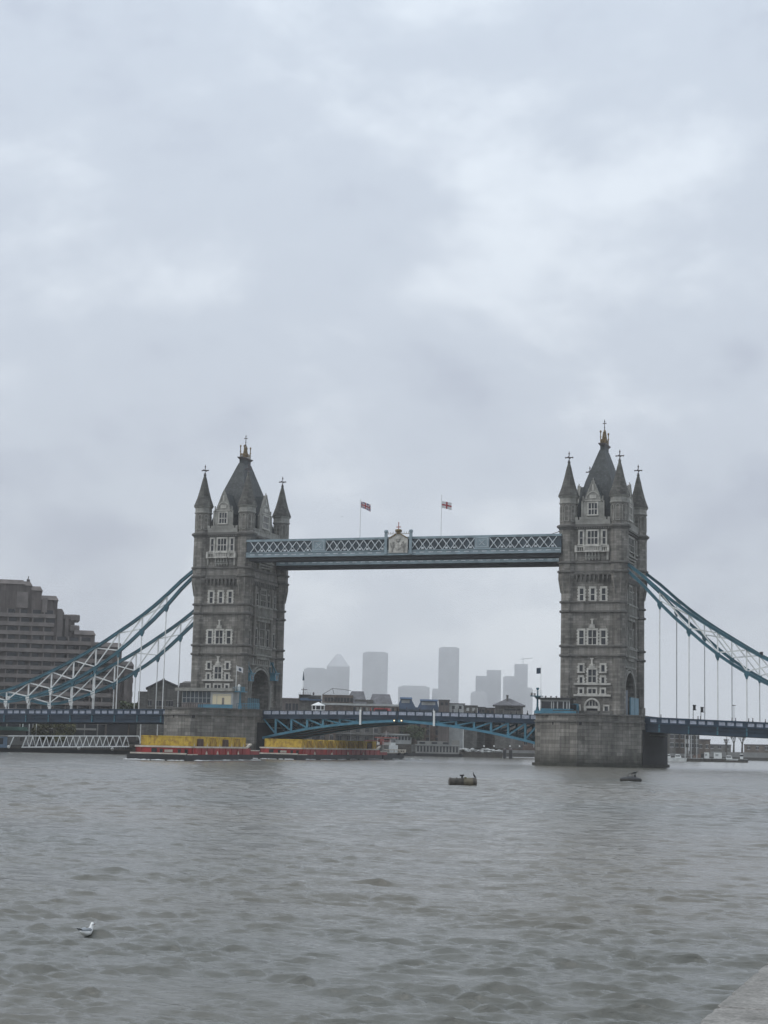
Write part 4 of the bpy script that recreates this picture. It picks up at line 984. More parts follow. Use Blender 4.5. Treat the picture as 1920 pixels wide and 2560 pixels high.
# ------------------------------------------------------------------ buildings beyond the central span
def middle():
    G = 'riverside buildings beyond the central span'
    # low dark block next to the left tower
    t,hw,zt,k = facade('dark_brick_block','dark low brick block just right of the left tower','building',698,745,1747,500,10,'hotel',group=G)
    winrow(t,[-.4,1.6],1.6,zt-3.2,zt-1.3,'glass','hotel_b'); MB().box(-hw-.2,hw+.2,-.2,10,zt,zt+.25).build('roof','hotel_b',t)
    # grey control building with mast
    t,hw,zt,k = facade('lookout_building','grey flat roofed building with railed lookout and mast behind the central span','building',744,800,1738,520,12,'brick_g',group=G)
    MB().box(-hw,hw+.2,-1.2,0,zt-1.6,zt-1.2).box(-hw-.1,-hw+3,-1.2,0,zt-1.2,zt-.9).build('balcony','blueg',t)
    MB().box(-hw+.8,hw-.5,-.05,.1,zt-1.3,zt-.3).build('window','glass',t)
    q = MB().box(-hw-.1,-hw+3.6,-1.5,4,zt,zt+.15)
    for i in range(8): q.bar((-hw+i*.5,-1.4,zt),(-hw+i*.5,-1.4,zt+.8),.07)
    q.build('roof_railing','finial',t)
    q = MB().tube((-2.1,0,zt),(-2.1,0,zt+2.2),.12,.08).bar((-2.8,0,zt+1.6),(-.9,0,zt+1.7),.18).ell((1.0,0,zt+.5),(.3,.3,.5),6,5); q.build('antenna','finial',t)
    f = thing('flagpole','thin white flagpole with a furled dark flag behind the central span','flagpole',tuple(at(757,1727,519)),rz=frame(757,519)[1],group='flagpoles'); H = zpx(757,1676,519)-zpx(757,1727,519)
    MB().tube((0,0,-.5),(0,0,H),.07,.05).build('pole','white',f); MB().prism([(-.2,-.1),(.35,-.1),(.4,.1),(-.2,.1)],H-3.0,H-.3,[(0,-.05),(.1,-.05),(.1,.05),(0,.05)]).build('flag','navy',f)
    # long terrace building with slate gables
    t,hw,zt,k = facade('terrace_building','long brown riverside building with a pale cornice and two slate gables','building',798,995,1764,560,16,'brick',group=G)
    X = lambda px: (px-896.5)*k; Z = lambda py: zpx(896,py,560)
    MB().box(X(800),X(994),-.4,.2,Z(1764),Z(1759)).build('cornice','lightstone',t)
    MB().box(X(803),X(880),2,14,Z(1762),Z(1738)).build('upper_storey','brick',t)
    MB().box(X(885),X(930),3,14,Z(1762),Z(1748)).build('upper_storey','brick_g',t)
    for i,(a,b,c,d,y0,y1) in enumerate(((857,876,906,915,1726,1758),(918,928,972,980,1732,1762))):
        g = MB(); s = [(X(a),2,Z(y1)),(X(d),2,Z(y1)),(X(c),9,Z(y0)),(X(b),9,Z(y0)),(X(a),16,Z(y1)),(X(d),16,Z(y1))]
        g.add(s,[(0,1,2,3),(5,4,3,2),(1,5,2),(4,0,3),(0,4,5,1)]); g.build('slate_gable','roof',t)
    g = MB()
    for a,b in (((803,1738),(828,1722)),((828,1722),(858,1724)),((828,1722),(832,1736)),((858,1724),(875,1727)),((803,1738),(870,1740))): g.bar((X(a[0]),3,Z(a[1])),(X(b[0]),3,Z(b[1])),.16)
    g.build('roof_frame','finial',t)
    for i in range(13): MB().box(X(884+i*8)-.35,X(884+i*8)+.35,-.1,.1,Z(1777),Z(1768)).build('window','portland_d' if i%3 else 'glass',t)
    for i in range(9): MB().box(X(812+i*8)-.4,X(812+i*8)+.4,1.9,2.1,Z(1755),Z(1745)).build('window','hotel_w',t)
    # white tented pavilion
    loc,rz,k = frame(793,500); t = thing('white_pavilion','white octagonal tented pavilion beyond the railing','pavilion',loc,rz); Z2 = lambda py: zpx(793,py,500)
    MB().lathe(0,0,[(2.3,Z2(1764)),(2.0,Z2(1762)),(.8,Z2(1758)),(.1,Z2(1755))],8).build('roof','white',t)
    p = MB(); 
    for i in range(8):
        a = math.pi/8+i*math.pi/4; p.bar((1.9*math.cos(a),1.9*math.sin(a),Z2(1782)),(1.9*math.cos(a),1.9*math.sin(a),Z2(1763)),.28)
    p.lathe(0,0,[(2.0,Z2(1776)),(2.0,Z2(1774))],8); p.build('frame','white',t); MB().lathe(0,0,[(1.6,3.5),(1.6,Z2(1765))],8).build('glazing','hotel_w',t)
    # blue glass building with canopies
    loc,rz,k = frame(1045,575); t = thing('blue_glass_building','blue glass building with flared bays beyond the middle of the span','building',loc,rz,G); X = lambda px: (px-1045)*k; Z = lambda py: zpx(1045,py,575)
    MB().box(X(992),X(1100),2,14,3,Z(1768)).build('wall','blueg',t)
    for a,b,c,d,yt in ((990,1000,1026,1040,1744),(1040,1050,1090,1096,1748)):
        MB().ext([(X(a),Z(1774)),(X(d),Z(1774)),(X(c),Z(yt+4)),(X(b),Z(yt+4))],'y',0,12).build('glass_bay','blueg',t)
        MB().box(X(b-2),X(c+2),-1,12,Z(yt+4),Z(yt)).build('canopy',M['blue_c'],t)
        MB().box(X(b+2),X(c-4),-.1,.3,Z(yt+14),Z(yt+6)).build('window','lightstone',t)
    # small roofs to the right
    for (a,b,yt,D,mat,lab) in ((1095,1122,1751,560,'hotel','dark brown box like rooftop right of the blue glass building'),(1120,1160,1760,565,'lightstone','pale low rooftop right of the dark brown one'),(1158,1192,1765,565,'brick_g','grey rooftop with a pale square opening'),(1193,1212,1769,570,'brick_g','tiny grey rooftop left of the hipped one'),(1212,1236,1771,575,'brick','small brown rooftop touching the hipped building')):
        t,hw,zt,k = facade('rooftop_block',lab,'building',a,b,yt,D,10,mat,group=G)
        MB().box(-hw-.15,hw+.15,-.2,10.1,zt,zt+.25).build('roof','roof',t)
        winrow(t,[-hw*.4,hw*.45],.9,zt-1.6,zt-.6,'lightstone' if a==1158 else 'glass','render',frame_=False)
    # hipped roof house
    loc,rz,k = frame(1271,560); t = thing('hipped_house','grey brown house with hipped roof and square chimney by the right pier','house',loc,rz,G); X = lambda px: (px-1271)*k; Z = lambda py: zpx(1271,py,560)
    MB().box(X(1237),X(1306),0,12,3,Z(1763)).build('wall','brick_g',t)
    r = MB(); r.prism([(X(1231),-1),(X(1312),-1),(X(1312),13),(X(1231),13)],Z(1765),Z(1763)); r.prism([(X(1231),-1),(X(1312),-1),(X(1312),13),(X(1231),13)],Z(1763),Z(1745),[(X(1266),5),(X(1274),5),(X(1274),7),(X(1266),7)])
    r = r.build('roof','roof',t); MB().box(X(1264.5),X(1269.5),3,4.4,Z(1752),Z(1737)).box(X(1263.5),X(1270.5),2.8,4.6,Z(1739),Z(1738)).build('chimney','brick_g',r)
    MB().box(X(1260),X(1300),-.2,.1,Z(1776),Z(1772)).build('window','glass',t)
    # warehouses below the span
    Ws = [(640,735,1800,545,'brick_g','grey brick warehouse lowest left behind the central span arch'),(735,838,1802,548,'brick','brown brick warehouse with pale piers behind the left leaf'),(838,950,1800,555,'brick_g','grey warehouse with balconies behind the left leaf'),(950,1035,1802,566,'brick','brown warehouse behind the middle of the span'),(1035,1150,1796,575,'brick_r','red brown riverside block behind the white restaurant'),(1150,1262,1798,582,'brick','brown riverside block behind the pale boats'),(1262,1345,1800,590,'brick_r','red brown block touching the right pier')]
    for a,b,yt,D,mat,lab in Ws:
        t,hw,zt,k = facade('warehouse',lab,'warehouse',a,b,yt,D,18,mat,group='warehouses below the railing line')
        zt = max(zt,8); n = max(3,int(hw*2/2.6)); rn = random.Random(a)
        for j,z in enumerate((4.4,7.0,9.4)):
            if z+1.3 > zt: continue
            winrow(t,[x for x in arange(-hw,hw,n)],1.0,z,z+1.5,'glass','render' if a!=1035 else 'brick_g')
        pl = MB()
        for x in arange(-hw,hw,max(2,n//2)): pl.box(x+1.2,x+1.5,-.25,.05,3.5,zt)
        pl.build('pilaster',rn.choice(['lightstone','hotel_b','render']),t)
        if a in (838,950,1150): MB().box(-hw,hw,-1.4,0,6.4,6.6).build('balcony','render',t)
M['blue_c'] = plain('blue_canopy', (0.16,0.25,0.40),0.5,0,.2,.5)
middle()

def canary():
    G = 'distant office towers fading into the haze'
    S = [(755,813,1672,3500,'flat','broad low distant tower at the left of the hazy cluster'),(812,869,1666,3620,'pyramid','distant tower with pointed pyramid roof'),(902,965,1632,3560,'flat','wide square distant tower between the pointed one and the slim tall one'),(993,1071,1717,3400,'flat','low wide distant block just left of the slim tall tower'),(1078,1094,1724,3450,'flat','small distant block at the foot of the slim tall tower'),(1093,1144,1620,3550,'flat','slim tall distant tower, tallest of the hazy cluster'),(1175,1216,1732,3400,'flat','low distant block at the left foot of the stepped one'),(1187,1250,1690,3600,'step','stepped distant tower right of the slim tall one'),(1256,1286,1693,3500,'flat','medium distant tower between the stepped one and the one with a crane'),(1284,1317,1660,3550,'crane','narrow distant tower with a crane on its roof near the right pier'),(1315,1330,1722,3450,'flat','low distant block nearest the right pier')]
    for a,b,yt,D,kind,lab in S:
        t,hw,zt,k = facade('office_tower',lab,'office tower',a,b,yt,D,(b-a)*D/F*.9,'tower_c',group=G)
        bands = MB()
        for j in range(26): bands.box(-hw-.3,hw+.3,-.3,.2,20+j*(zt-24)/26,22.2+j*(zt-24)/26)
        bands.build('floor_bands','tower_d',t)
        if kind == 'pyramid':
            MB().prism([(-hw,0),(hw,0),(hw,45),(-hw,45)],zt,zpx(840,1648,D),[(-hw*.55,11),(hw*.55,11),(hw*.55,34),(-hw*.55,34)]).prism([(-hw*.55,11),(hw*.55,11),(hw*.55,34),(-hw*.55,34)],zpx(840,1648,D),zpx(840,1634,D),[(-5,20),(5,20),(5,26),(-5,26)]).build('roof','tower_c',t)
        elif kind == 'step': MB().box(-hw+27*k,hw,0,40,zt,zpx(1230,1675,D)).build('upper_storeys','tower_c',t)
        elif kind == 'crane':
            z0 = zt; MB().bar((4,5,z0),(4,5,z0+14),1.2).bar((-2,5,z0+10),(24,5,z0+13),1.2).build('crane','tower_c',t)
        elif kind == 'flat' : MB().box(-hw*.8,hw*.8,4,20,zt,zt+2.5).build('roof_plant','tower_c',t)
canary()

# ------------------------------------------------------------------ right distance under the deck
def far_right():
    G = 'buildings on the far bank under the right deck'
    for a,b,yt,D,mat,lab in ((1655,1688,1806,660,'brick_g','pale windowed block right beside the right pier under the deck'),(1686,1712,1808,670,'brick','brown block behind the moored boats'),(1708,1722,1836,690,'lightstone','small pale block behind the boat masts'),(1724,1748,1812,700,'brick_g','tall grey narrow building among the masts'),(1745,1775,1850,760,'brick','low brown building left of a grey one on the far bank'),(1772,1826,1863,800,'brick_g','long low grey building behind the white cabins'),(1862,1925,1863,840,'brick','long brown warehouse at the right edge far across the water')):
        t,hw,zt,k = facade('riverside_block',lab,'building',a,b,yt,D,15,mat,group=G)
        n = max(2,int(hw*2/3.2))
        for z in np.arange(5,zt-1.5,3.2): winrow(t,arange(-hw,hw,n),1.1,float(z),float(z)+1.4,'glass','lightstone',frame_=True)
        MB().box(-hw-.2,hw+.2,-.3,15.2,zt,zt+.4).build('roof','roof',t)
    for i,(px,yt,D) in enumerate(((1671,1812,600),(1713,1800,603),(1718,1800,606),(1728,1804,600),(1737,1810,604),(1742,1800,608),(1817,1830,620))):
        loc,rz,k = frame(px,D); t = thing('boat_mast',['tall','thin','leaning','grey','slender','dark','lone'][i]+' mast rising from the moored boats, '+['next to the pale windowed block','first of the close pair','second of the close pair','left of the narrow grey building','in front of the narrow grey building','right of the narrow grey building','beside the bare trees'][i],'mast',loc,rz,'masts of the moored boats')
        MB().tube((0,0,1),(.2 if i==2 else 0,0,zpx(px,yt,D)),.17,.08,6).build('pole','lightstone' if i%2 else 'drum',t); MB().bar((-1.2,0,zpx(px,yt,D)*.66),(1.2,0,zpx(px,yt,D)*.66),.1).build('crosstree','drum',t)
    names = [('white cabin cruiser moored nearest the right pier','white'),('small white motor boat with dark windows second from the pier','white'),('long dark barge with brown hatch covers under the masts','drum'),('grey barge carrying a pale square cabin','drum'),('barge carrying the larger white square cabin','drum'),('low white launch with pointed bow in front of the forked tree','white'),('dark workboat with small wheelhouse at the right end of the moored boats','hull')]
    for i,((lab,mat),(a,b,yt)) in enumerate(zip(names,((1662,1684,1888),(1681,1714,1888),(1712,1757,1884),(1755,1778,1880),(1776,1812,1880),(1808,1842,1890),(1838,1868,1884)))):
        D = 598+i*3; pm = (a+b)/2; loc,rz,k = frame(pm,D); t = thing('moored_boat',lab,'boat',loc,rz,'boats moored on the far side under the right deck'); hw = (b-a)/2*k
        MB().prism([(-hw,0),(-hw*.8,-1.4),(hw*.7,-1.4),(hw*1.05,0),(hw*.7,1.4),(-hw*.8,1.4)],-.3,1.2,[(-hw,0),(-hw*.85,-1.6),(hw*.75,-1.6),(hw*1.15,0),(hw*.75,1.6),(-hw*.85,1.6)]).build('hull',mat,t)
        MB().box(-hw,hw,-1.65,-1.5,1.05,1.2).build('gunwale','lightstone',t)
        if i in (0,1,5): c = MB().prism([(-hw*.6,-1.1),(hw*.35,-1.1),(hw*.35,1.1),(-hw*.6,1.1)],1.2,2.3,[(-hw*.5,-.9),(hw*.15,-.9),(hw*.15,.9),(-hw*.5,.9)]).build('cabin','white',t); MB().box(-hw*.5,hw*.15,-1.12,-1.0,1.6,2.0).build('window','glass',c)
        elif i in (3,4): c = MB().box(-hw*.5,hw*.55,-1.3,1.3,1.2,3.2).build('cabin','white',t); MB().box(-hw*.3,hw*.1,-1.34,-1.2,2.0,2.7).build('window','lightstone',c)
        elif i == 2:
            for q in (-.6,-.1,.4): MB().box(hw*q,hw*(q+.35),-1.2,1.2,1.2,2.2+q).build('hatch_cover','brick_r',t)
        else: c = MB().box(-hw*.2,hw*.3,-1,1,1.2,3.0).build('wheelhouse','white',t); MB().box(-hw*.2-.02,hw*.3+.02,-1.03,-.9,2.1,2.7).build('window','glass',c)
    loc,rz,k = frame(1765,606); p = MB().box(-100*k,100*k,2,6,-1,.7).build('landing_pontoon','drum'); p.location = loc; p.rotation_euler = (0,0,rz); tag(p,'low dark pontoon behind the boats under the right deck','pontoon')
    t = None
far_right()

def riverside_front():
    # white floating restaurant and pale barge below the right leaf
    loc,rz,k = frame(1095,545); t = thing('floating_restaurant','white two deck floating restaurant below the middle of the span','restaurant boat',loc,rz); X = lambda px: (px-1095)*k; Z = lambda py: zpx(1095,py,545)
    MB().prism([(X(985),0),(X(992),-3),(X(1150),-3),(X(1156),0),(X(1150),4),(X(990),4)],-.3,Z(1884)).build('hull','hull',t)
    MB().box(X(1040),X(1148),-2.4,3,Z(1885),Z(1862)).build('lower_deck','render',t); MB().box(X(1044),X(1118),-2,2.5,Z(1862),Z(1853)).build('upper_deck','render',t); MB().box(X(1128),X(1148),-2,2,Z(1862),Z(1850)).build('wheelhouse','render',t)
    MB().box(X(1038),X(1150),-2.7,3.2,Z(1863.5),Z(1862)).build('awning','lightstone',t)
    for px in (1056,1086,1114): w = MB().box(X(px-9),X(px+9),-2.1,-1.9,Z(1861),Z(1854.5)).build('window','render',t); MB().box(X(px-7),X(px+7),-2.14,-1.95,Z(1860),Z(1855.5)).build('pane','glass',w)
    for i in range(13): MB().box(X(1044+i*8),X(1048+i*8),-2.46,-2.3,Z(1880),Z(1866)).build('window','glass',t)
    MB().box(X(992),X(1030),-2.2,2,Z(1884),Z(1862)).build('dark_cabin','drum',t)
    loc,rz,k = frame(1010,560); t = thing('riverside_pavilion','pale two storey riverside pavilion right of the tug','building',loc,rz); X = lambda px: (px-1010)*k; Z = lambda py: zpx(1010,py,560)
    MB().box(X(905),X(1030),0,8,1,Z(1836)).build('wall','lightstone',t); MB().box(X(902),X(1033),-1,8.5,Z(1838),Z(1835)).build('roof','lightstone',t)
    for i in range(15): MB().box(X(908+i*8),X(913+i*8),-.08,.1,Z(1850),Z(1841)).build('window','glass',t)
    # pale heap of barge cargo / light hull
    loc,rz,k = frame(1193,560); t = thing('pale_barge','long pale weathered barge moored between restaurant and right pier','barge',loc,rz); X = lambda px: (px-1193)*k; Z = lambda py: zpx(1193,py,560)
    MB().prism([(X(1142),-2),(X(1255),-2),(X(1255),3),(X(1142),3)],-.2,Z(1880)).build('hull','drum',t)
    rr = random.Random(5); c = MB()
    for i in range(60):
        x = rr.uniform(X(1145),X(1252)); c.ell((x,-1.6+rr.random()*2,Z(1880)+rr.uniform(0,.9)),(rr.uniform(.5,1.1),.8,rr.uniform(.2,.5)),6,4)
    c.build('tarpaulin','lightstone',t)
    for i,(px,lab) in enumerate(((1262,'dark mooring pile left of its twin near the right pier'),(1277,'dark mooring pile right of its twin near the right pier'))):
        loc,rz,k = frame(px,540); t = thing('mooring_pile',lab,'mooring pile',loc,rz,'mooring piles by the right pier'); MB().tube((0,0,-2),(0,0,zpx(px,1874,540)),.55,.5,10).build('pile','hull',t); MB().lathe(0,0,[(.62,zpx(px,1876,540)),(.62,zpx(px,1874,540)+.1),(.2,zpx(px,1874,540)+.4)],10).build('cap','finial',t)
    for i,(px,yt,yb,D,lab) in enumerate(((55,1790,1850,428,'white lamp column under the left deck nearest the left edge'),(71,1790,1850,428,'white lamp column under the left deck, second from the left edge'),(89,1790,1850,430,'white lamp column under the left deck beside the olive tree'),(350,1790,1850,424,'white lamp column under the deck left of the dark gable building'),(392,1796,1850,424,'white lamp column close to the left pier'),(1158,1820,1868,560,'white mast beyond the right leaf'))):
        loc,rz,k = frame(px,D); t = thing('lamp_column',lab,'lamp column',loc,rz,'lamp columns along the river walk'); z = zpx(px,yt,D); MB().tube((0,0,2.2),(0,0,z),.13,.09,6).build('pole','white',t); MB().box(-.1,.9,-.15,.15,z-.1,z+.08).build('lamp_head','finial',t)
    # lifebuoy lamps along the walk, small pale globes
    for i,px in enumerate((1210,1235,1275,1299)):
        loc,rz,k = frame(px,560); t = thing('globe_lamp','small pale globe lamp on the river walk, '+['leftmost of four','second of four from the left','third of four from the left','rightmost of four'][i],'globe lamp',loc,rz,'globe lamps on the river walk'); z = zpx(px,1867,560); MB().tube((0,0,3),(0,0,z),.08,.06,6).build('post','finial',t); MB().ell((0,0,z+.2),(.28,.28,.28),8,6).build('globe','white',t)
riverside_front()

# ------------------------------------------------------------------ gangway and pontoon at left
def gangway():
    D = 376; loc,rz,k = frame(180,D); t = thing('gangway','white truss gangway reaching from the left edge to the barge','gangway',loc,rz); X = lambda px: (px-180)*k
    z0a,z0b,z1a,z1b = zpx(60,1868,D),zpx(318,1866,D),zpx(25,1840,D),zpx(340,1840,D)
    for y in (-1.1,1.1):
        c = MB(); c.bar((X(60),y,z0a),(X(318),y,z0b),.22).build('lower_chord','white',t); c = MB(); c.bar((X(22),y,z1a),(X(340),y,z1b),.2).build('upper_chord','white',t)
        n = 16; d = (318-62)/n
        for i in range(n):
            a = 62+i*d; f0 = (a-60)/258; zl = z0a+(z0b-z0a)*f0; zu = z1a+(z1b-z1a)*f0
            MB().bar((X(a),y,zl),(X(a+d/2),y,zu),.17).build('brace','white',t); 
            if y < 0: MB().bar((X(a+d/2),y,zu),(X(a+d),y,zl),.12).build('brace','white',t)
        MB().bar((X(340),y,z1b),(X(346),y,z1b-1.4),.15).bar((X(40),y,z1a-.2),(X(32),y,z0a+.2),.17).build('end_post','white',t)
    MB().box(X(60),X(318),-1.1,1.1,z0a-.15,z0a-.02).build('walking_surface','drum',t)
    m = MB()
    for i in range(50): m.bar((X(66+i*5),-1.05,z0a+.1),(X(66+i*5),-1.05,z0a+1.1),.05)
    m.build('mesh_infill','rail_p',t)
    loc,rz,k = frame(165,D+3); p = thing('pontoon','long black pontoon under the white gangway','pontoon',loc,rz)
    MB().box(-240*k,165*k,-3,4,-.5,1.0).build('hull','hull',p); MB().box(-240*k,165*k,-3.2,-2.9,.75,1.02).build('fender','drum',p)
    for px in (30,196,276):
        MB().ell(((px-165)*k,-3.2,1.1),(.35,.2,.35),8,6).build('lifebuoy','white',p)
    MB().box((295-165)*k,(330-165)*k,-2.6,1,1.0,2.1).tube(((304-165)*k,-2.7,1.7),((326-165)*k,-2.7,1.7),.5,.5,8).build('winch','drum',p)
    for a in (40,330):  pass
    loc,rz,k = frame(4,D-4); b = thing('blue_kiosk','small blue clad kiosk on the pontoon at the left edge','kiosk',loc,rz); MB().box(-5,13*k,-2,2,.9,zpx(4,1841,D)).build('wall',M['blue_k'],b); MB().box(-5,14*k,-2.2,2.2,zpx(4,1841,D),zpx(4,1841,D)+.2).build('roof','render',b); MB().box(-1,.3,-2.04,-1.9,1.6,2.9).build('window','glass',b)
M['blue_k'] = plain('blue_kiosk_paint',(0.09,0.14,0.20),.5,0,.2,1)
gangway()

# ------------------------------------------------------------------ barges, containers, tug
def hull_mesh(Lh,hb,z0,z1,bow=4,aft=0):
    return MB().prism([(-aft,-hb),(Lh-bow,-hb),(Lh,-hb*.45),(Lh,hb*.45),(Lh-bow,hb),(-aft,hb)],z0,z1)
ORD = ['first','second','third','fourth','fifth','sixth','seventh','eighth','ninth','tenth','eleventh','twelfth','thirteenth','fourteenth','fifteenth','sixteenth']
def make_barge(corner,head,Lh,hb,label,nearfar,nC,rusty,low=6,group='barges towed past the bridge'):
    h = Vector(head).normalized(); l = Vector((-h.y,h.x)); o = Vector(corner)+l*hb; rz = math.atan2(h.y,h.x)
    t = thing('cargo_barge',label,'barge',(o.x,o.y,0),rz,group)
    hull_mesh(Lh+low,hb,-.6,1.02,5,3.3).build('hull','hull',t)
    MB().box(-2.6,-2.4,-hb*.95,hb*.95,.85,1.25).box(-2.6,2,-hb-.06,-hb+.1,.96,1.1).build('rubbing_strake','cream',t)
    c = MB().box(.0,Lh,-hb+.12,-hb+.4,1.02,2.12).box(0,Lh,hb-.4,hb-.12,1.02,2.12).box(0,.3,-hb+.12,hb-.12,1.02,2.12).box(Lh-.3,Lh,-hb+.12,hb-.12,1.02,2.12)
    c = c.build('coaming','red',t)
    r = MB()
    for k in range(int(Lh/3)): r.box(1+k*3,1.12+k*3,-hb+.02,-hb+.14,1.02,2.1)
    for k in range(5): r.box(-.1,.02,-hb+1+k*2*hb/5,-hb+1.12+k*2*hb/5,1.02,2.1)
    r.build('coaming_rib','red',c)
    g = MB().box(-.1,Lh-2,-hb,-hb+.45,2.1,2.38).box(-.1,.35,-hb,hb,2.1,2.38).box(0,Lh,hb-.45,hb,2.1,2.38)
    g.bar((Lh-2,-hb+.22,2.24),(Lh,-hb+.22,2.85),.45,.28).box(Lh-.05,Lh+.3,-hb,hb,2.7,2.98)
    g.build('gunwale','cream',t)
    MB().box(Lh,Lh+low-1,-hb+.1,-hb+.3,1.02,1.7).build('bow_coaming','red',t); MB().box(Lh,Lh+low-1,-hb+.06,-hb+.34,1.66,1.84).build('bow_rail','cream',t)
    q = MB()
    for x in (.8,2.0): q.lathe(-1.2,-hb+x,[(.25,1.0),(.25,1.7),(.35,1.75),(.35,1.85)],8)
    q.lathe(-1.2,0,[(.25,1.0),(.25,1.7),(.35,1.75),(.35,1.85)],8); q.build('bollard','hull',t)
    for x in (1.2,): 
        MB().box(-.16,-.02,-hb+3.6,-hb+5,1.35,1.75).build('name_board','cream',t)
        MB().box(-.16,-.02,-hb+6.4,-hb+7.3,1.3,1.95).build('dark_port','hull',t)
    for k in range(4): MB().ext([(6+k*(Lh-8)/4,1.05),(6.8+k*(Lh-8)/4,1.05),(6.4+k*(Lh-8)/4,1.6)],'y',-hb-.02,-hb+.15).build('white_mark','cream',t)
    # containers lie across the hold
    pitch = (Lh-1.4)/nC; rn = random.Random(nC)
    for k in range(nC):
        mat = 'rust' if k in rusty else 'yellow'; x0 = .9+k*pitch; top = 3.85+(.12 if k%2==0 else -.1)-(0.2 if k in rusty else 0)
        col = 'rusty brown' if k in rusty else 'yellow'
        cc = thing('container','%s container, %s counted from the stern of the %s barge'%(col,ORD[k],nearfar),'container',(o.x+h.x*x0,o.y+h.y*x0,1.25),rz,'containers on the barges')
        w = min(2.44,pitch-.7); y0,y1 = -hb+.75,hb-.75; H = top-1.25
        if mat == 'yellow' and k%2: mat = 'yellow2'
        MB().box(0,w,y0,y1,0,H).build('body',mat,cc)
        f = MB()
        for x in (0,w):
            for y in (y0,y1): f.box(x-.07,x+.07,y-.07,y+.07,0,H+.04)
        for y in (y0,y1): f.box(0,w,y-.07,y+.07,H-.12,H+.05)
        f.box(-.07,.07,y0,y1,H-.12,H+.05); f.box(w-.07,w+.07,y0,y1,H-.12,H+.05)
        f.box(w*.25,w*.31,y0-.07,y0,0.2,H); f.box(w*.69,w*.75,y0-.07,y0,.2,H)
        f.build('frame',mat,cc)
        if mat == 'yellow' and k%2 == 0: MB().ext([(w*.38,.95),(w*.62,.95),(w*.5,1.65)],'y',y0-.09,y0-.05).build('white_emblem','cream',cc)
    return t
b1h = (-.093,.9957)
make_barge((-6.9,-91.4),b1h,29.5,5.15,'red sided cargo barge with black hull, nearest the camera at the left','nearer',9,{1,5})
make_barge((-12.2,-31),(-.014,1.0),47,4.7,'longer red sided cargo barge ahead, reaching the tug','farther',15,{13})
def make_tug():
    t = thing('tugboat','small white and black tugboat with faded red roof at the front of the barges','tugboat',(-18.2,33,0),math.radians(91),None)
    MB().prism([(-9,-2.9),(5,-3.1),(8.6,-2.0),(10,0),(8.6,2.0),(5,3.1),(-9,2.9)],-.5,1.5,[(-9.1,-3.1),(5.2,-3.4),(9.6,-2.3),(11.3,0),(9.6,2.3),(5.2,3.4),(-9.1,3.1)]).build('hull','hull',t)
    b = MB(); ring = [(-9.1,-3.1),(5.2,-3.4),(9.6,-2.3),(11.3,0),(9.6,2.3),(5.2,3.4),(-9.1,3.1)]
    for a,c in zip(ring[:-1],ring[1:]):
        b.bar((a[0],a[1],2.2),(c[0],c[1],2.2+(.0)),.25,.2); b.bar((a[0],a[1],1.5),(c[0],c[1],1.5),.22,.16)
        n = 4
        for i in range(n): b.bar((a[0]+(c[0]-a[0])*i/n,a[1]+(c[1]-a[1])*i/n,1.5),(a[0]+(c[0]-a[0])*i/n,a[1]+(c[1]-a[1])*i/n,2.2),.14)
    b.build('bulwark_rail','cream',t)
    MB().prism([(-2.5,-2.0),(4.5,-2.0),(5.6,0),(4.5,2.0),(-2.5,2.0)],1.45,3.3).build('deckhouse','white',t)
    w = MB().prism([(0,-1.7),(3.6,-1.7),(4.4,0),(3.6,1.7),(0,1.7)],3.3,4.9).build('wheelhouse','white',t)
    for x0,x1 in ((.3,1.3),(1.6,2.5),(2.7,3.4)): MB().box(x0,x1,-1.76,-1.6,3.9,4.7).build('window','glass',w)
    MB().bar((3.7,-1.6,4.3),(4.4,-.1,4.3),.1,.8).bar((3.7,1.6,4.3),(4.4,.1,4.3),.1,.8).box(-.06,.0,-1.4,1.4,3.9,4.6).build('window','glass',w)
    MB().box(-.6,4.7,-2.1,2.1,4.9,5.1).build('roof','pink',w)
    MB().box(-7,-2.2,-2.3,2.3,4.1,4.28).build('awning','pink',t)
    q = MB()
    for x in (-6.8,-2.5):
        for y in (-2.1,2.1): q.bar((x,y,1.5),(x,y,4.1),.12)
    q.tube((1.5,0,5.1),(1.5,0,6.6),.08,.05).bar((1.5,-.7,6.1),(1.5,.7,6.1),.07); q.build('mast','white',t)
    MB().lathe(-1.5,0,[(.5,3.3),(.5,4.6),(.55,4.7)],10).build('funnel','pink',t)
    for k,(x,y) in enumerate(((8.2,-2.9),(5.2,-3.55),(1.0,-3.5))): MB().lathe(x,y,[(.2,1.0),(.45,1.05),(.45,1.55),(.2,1.6)],10).build('tyre_fender','hull',t)
    MB().bar((-9.1,0,.9),(-9.1,0,1.4),.3).build('towing_post','finial',t)
make_tug()
def foam():
    rn = random.Random(9); mb = MB(); h = Vector((-.093,.9957)); 
    def strip(p0,p1,w,n):
        for i in range(n):
            f = rn.random(); x = p0[0]+(p1[0]-p0[0])*f+rn.gauss(0,w*.4); y = p0[1]+(p1[1]-p0[1])*f+rn.gauss(0,w*.4)
            mb.ell((x,y,.06),(rn.uniform(.2,.8),rn.uniform(.2,.9),rn.uniform(.04,.16)),7,4,rn.random()*3)
    strip((-6.2,-92),(-9.0,-62),1.0,34); strip((-17,-97),(-7,-96),.8,30); strip((-12,-30),(-12.5,16),1.0,46); strip((-22,-34),(-13,-34.6),.8,18); strip((-14.5,30),(-14.5,44),1.2,24)
    o = mb.build('wake_foam',M['foam']); tag(o,'broken white wash along the waterline of the barges and tug','foam',kind='stuff')
M['foam'] = plain('foam',(.55,.56,.55),.8,0,.2,2)
foam()

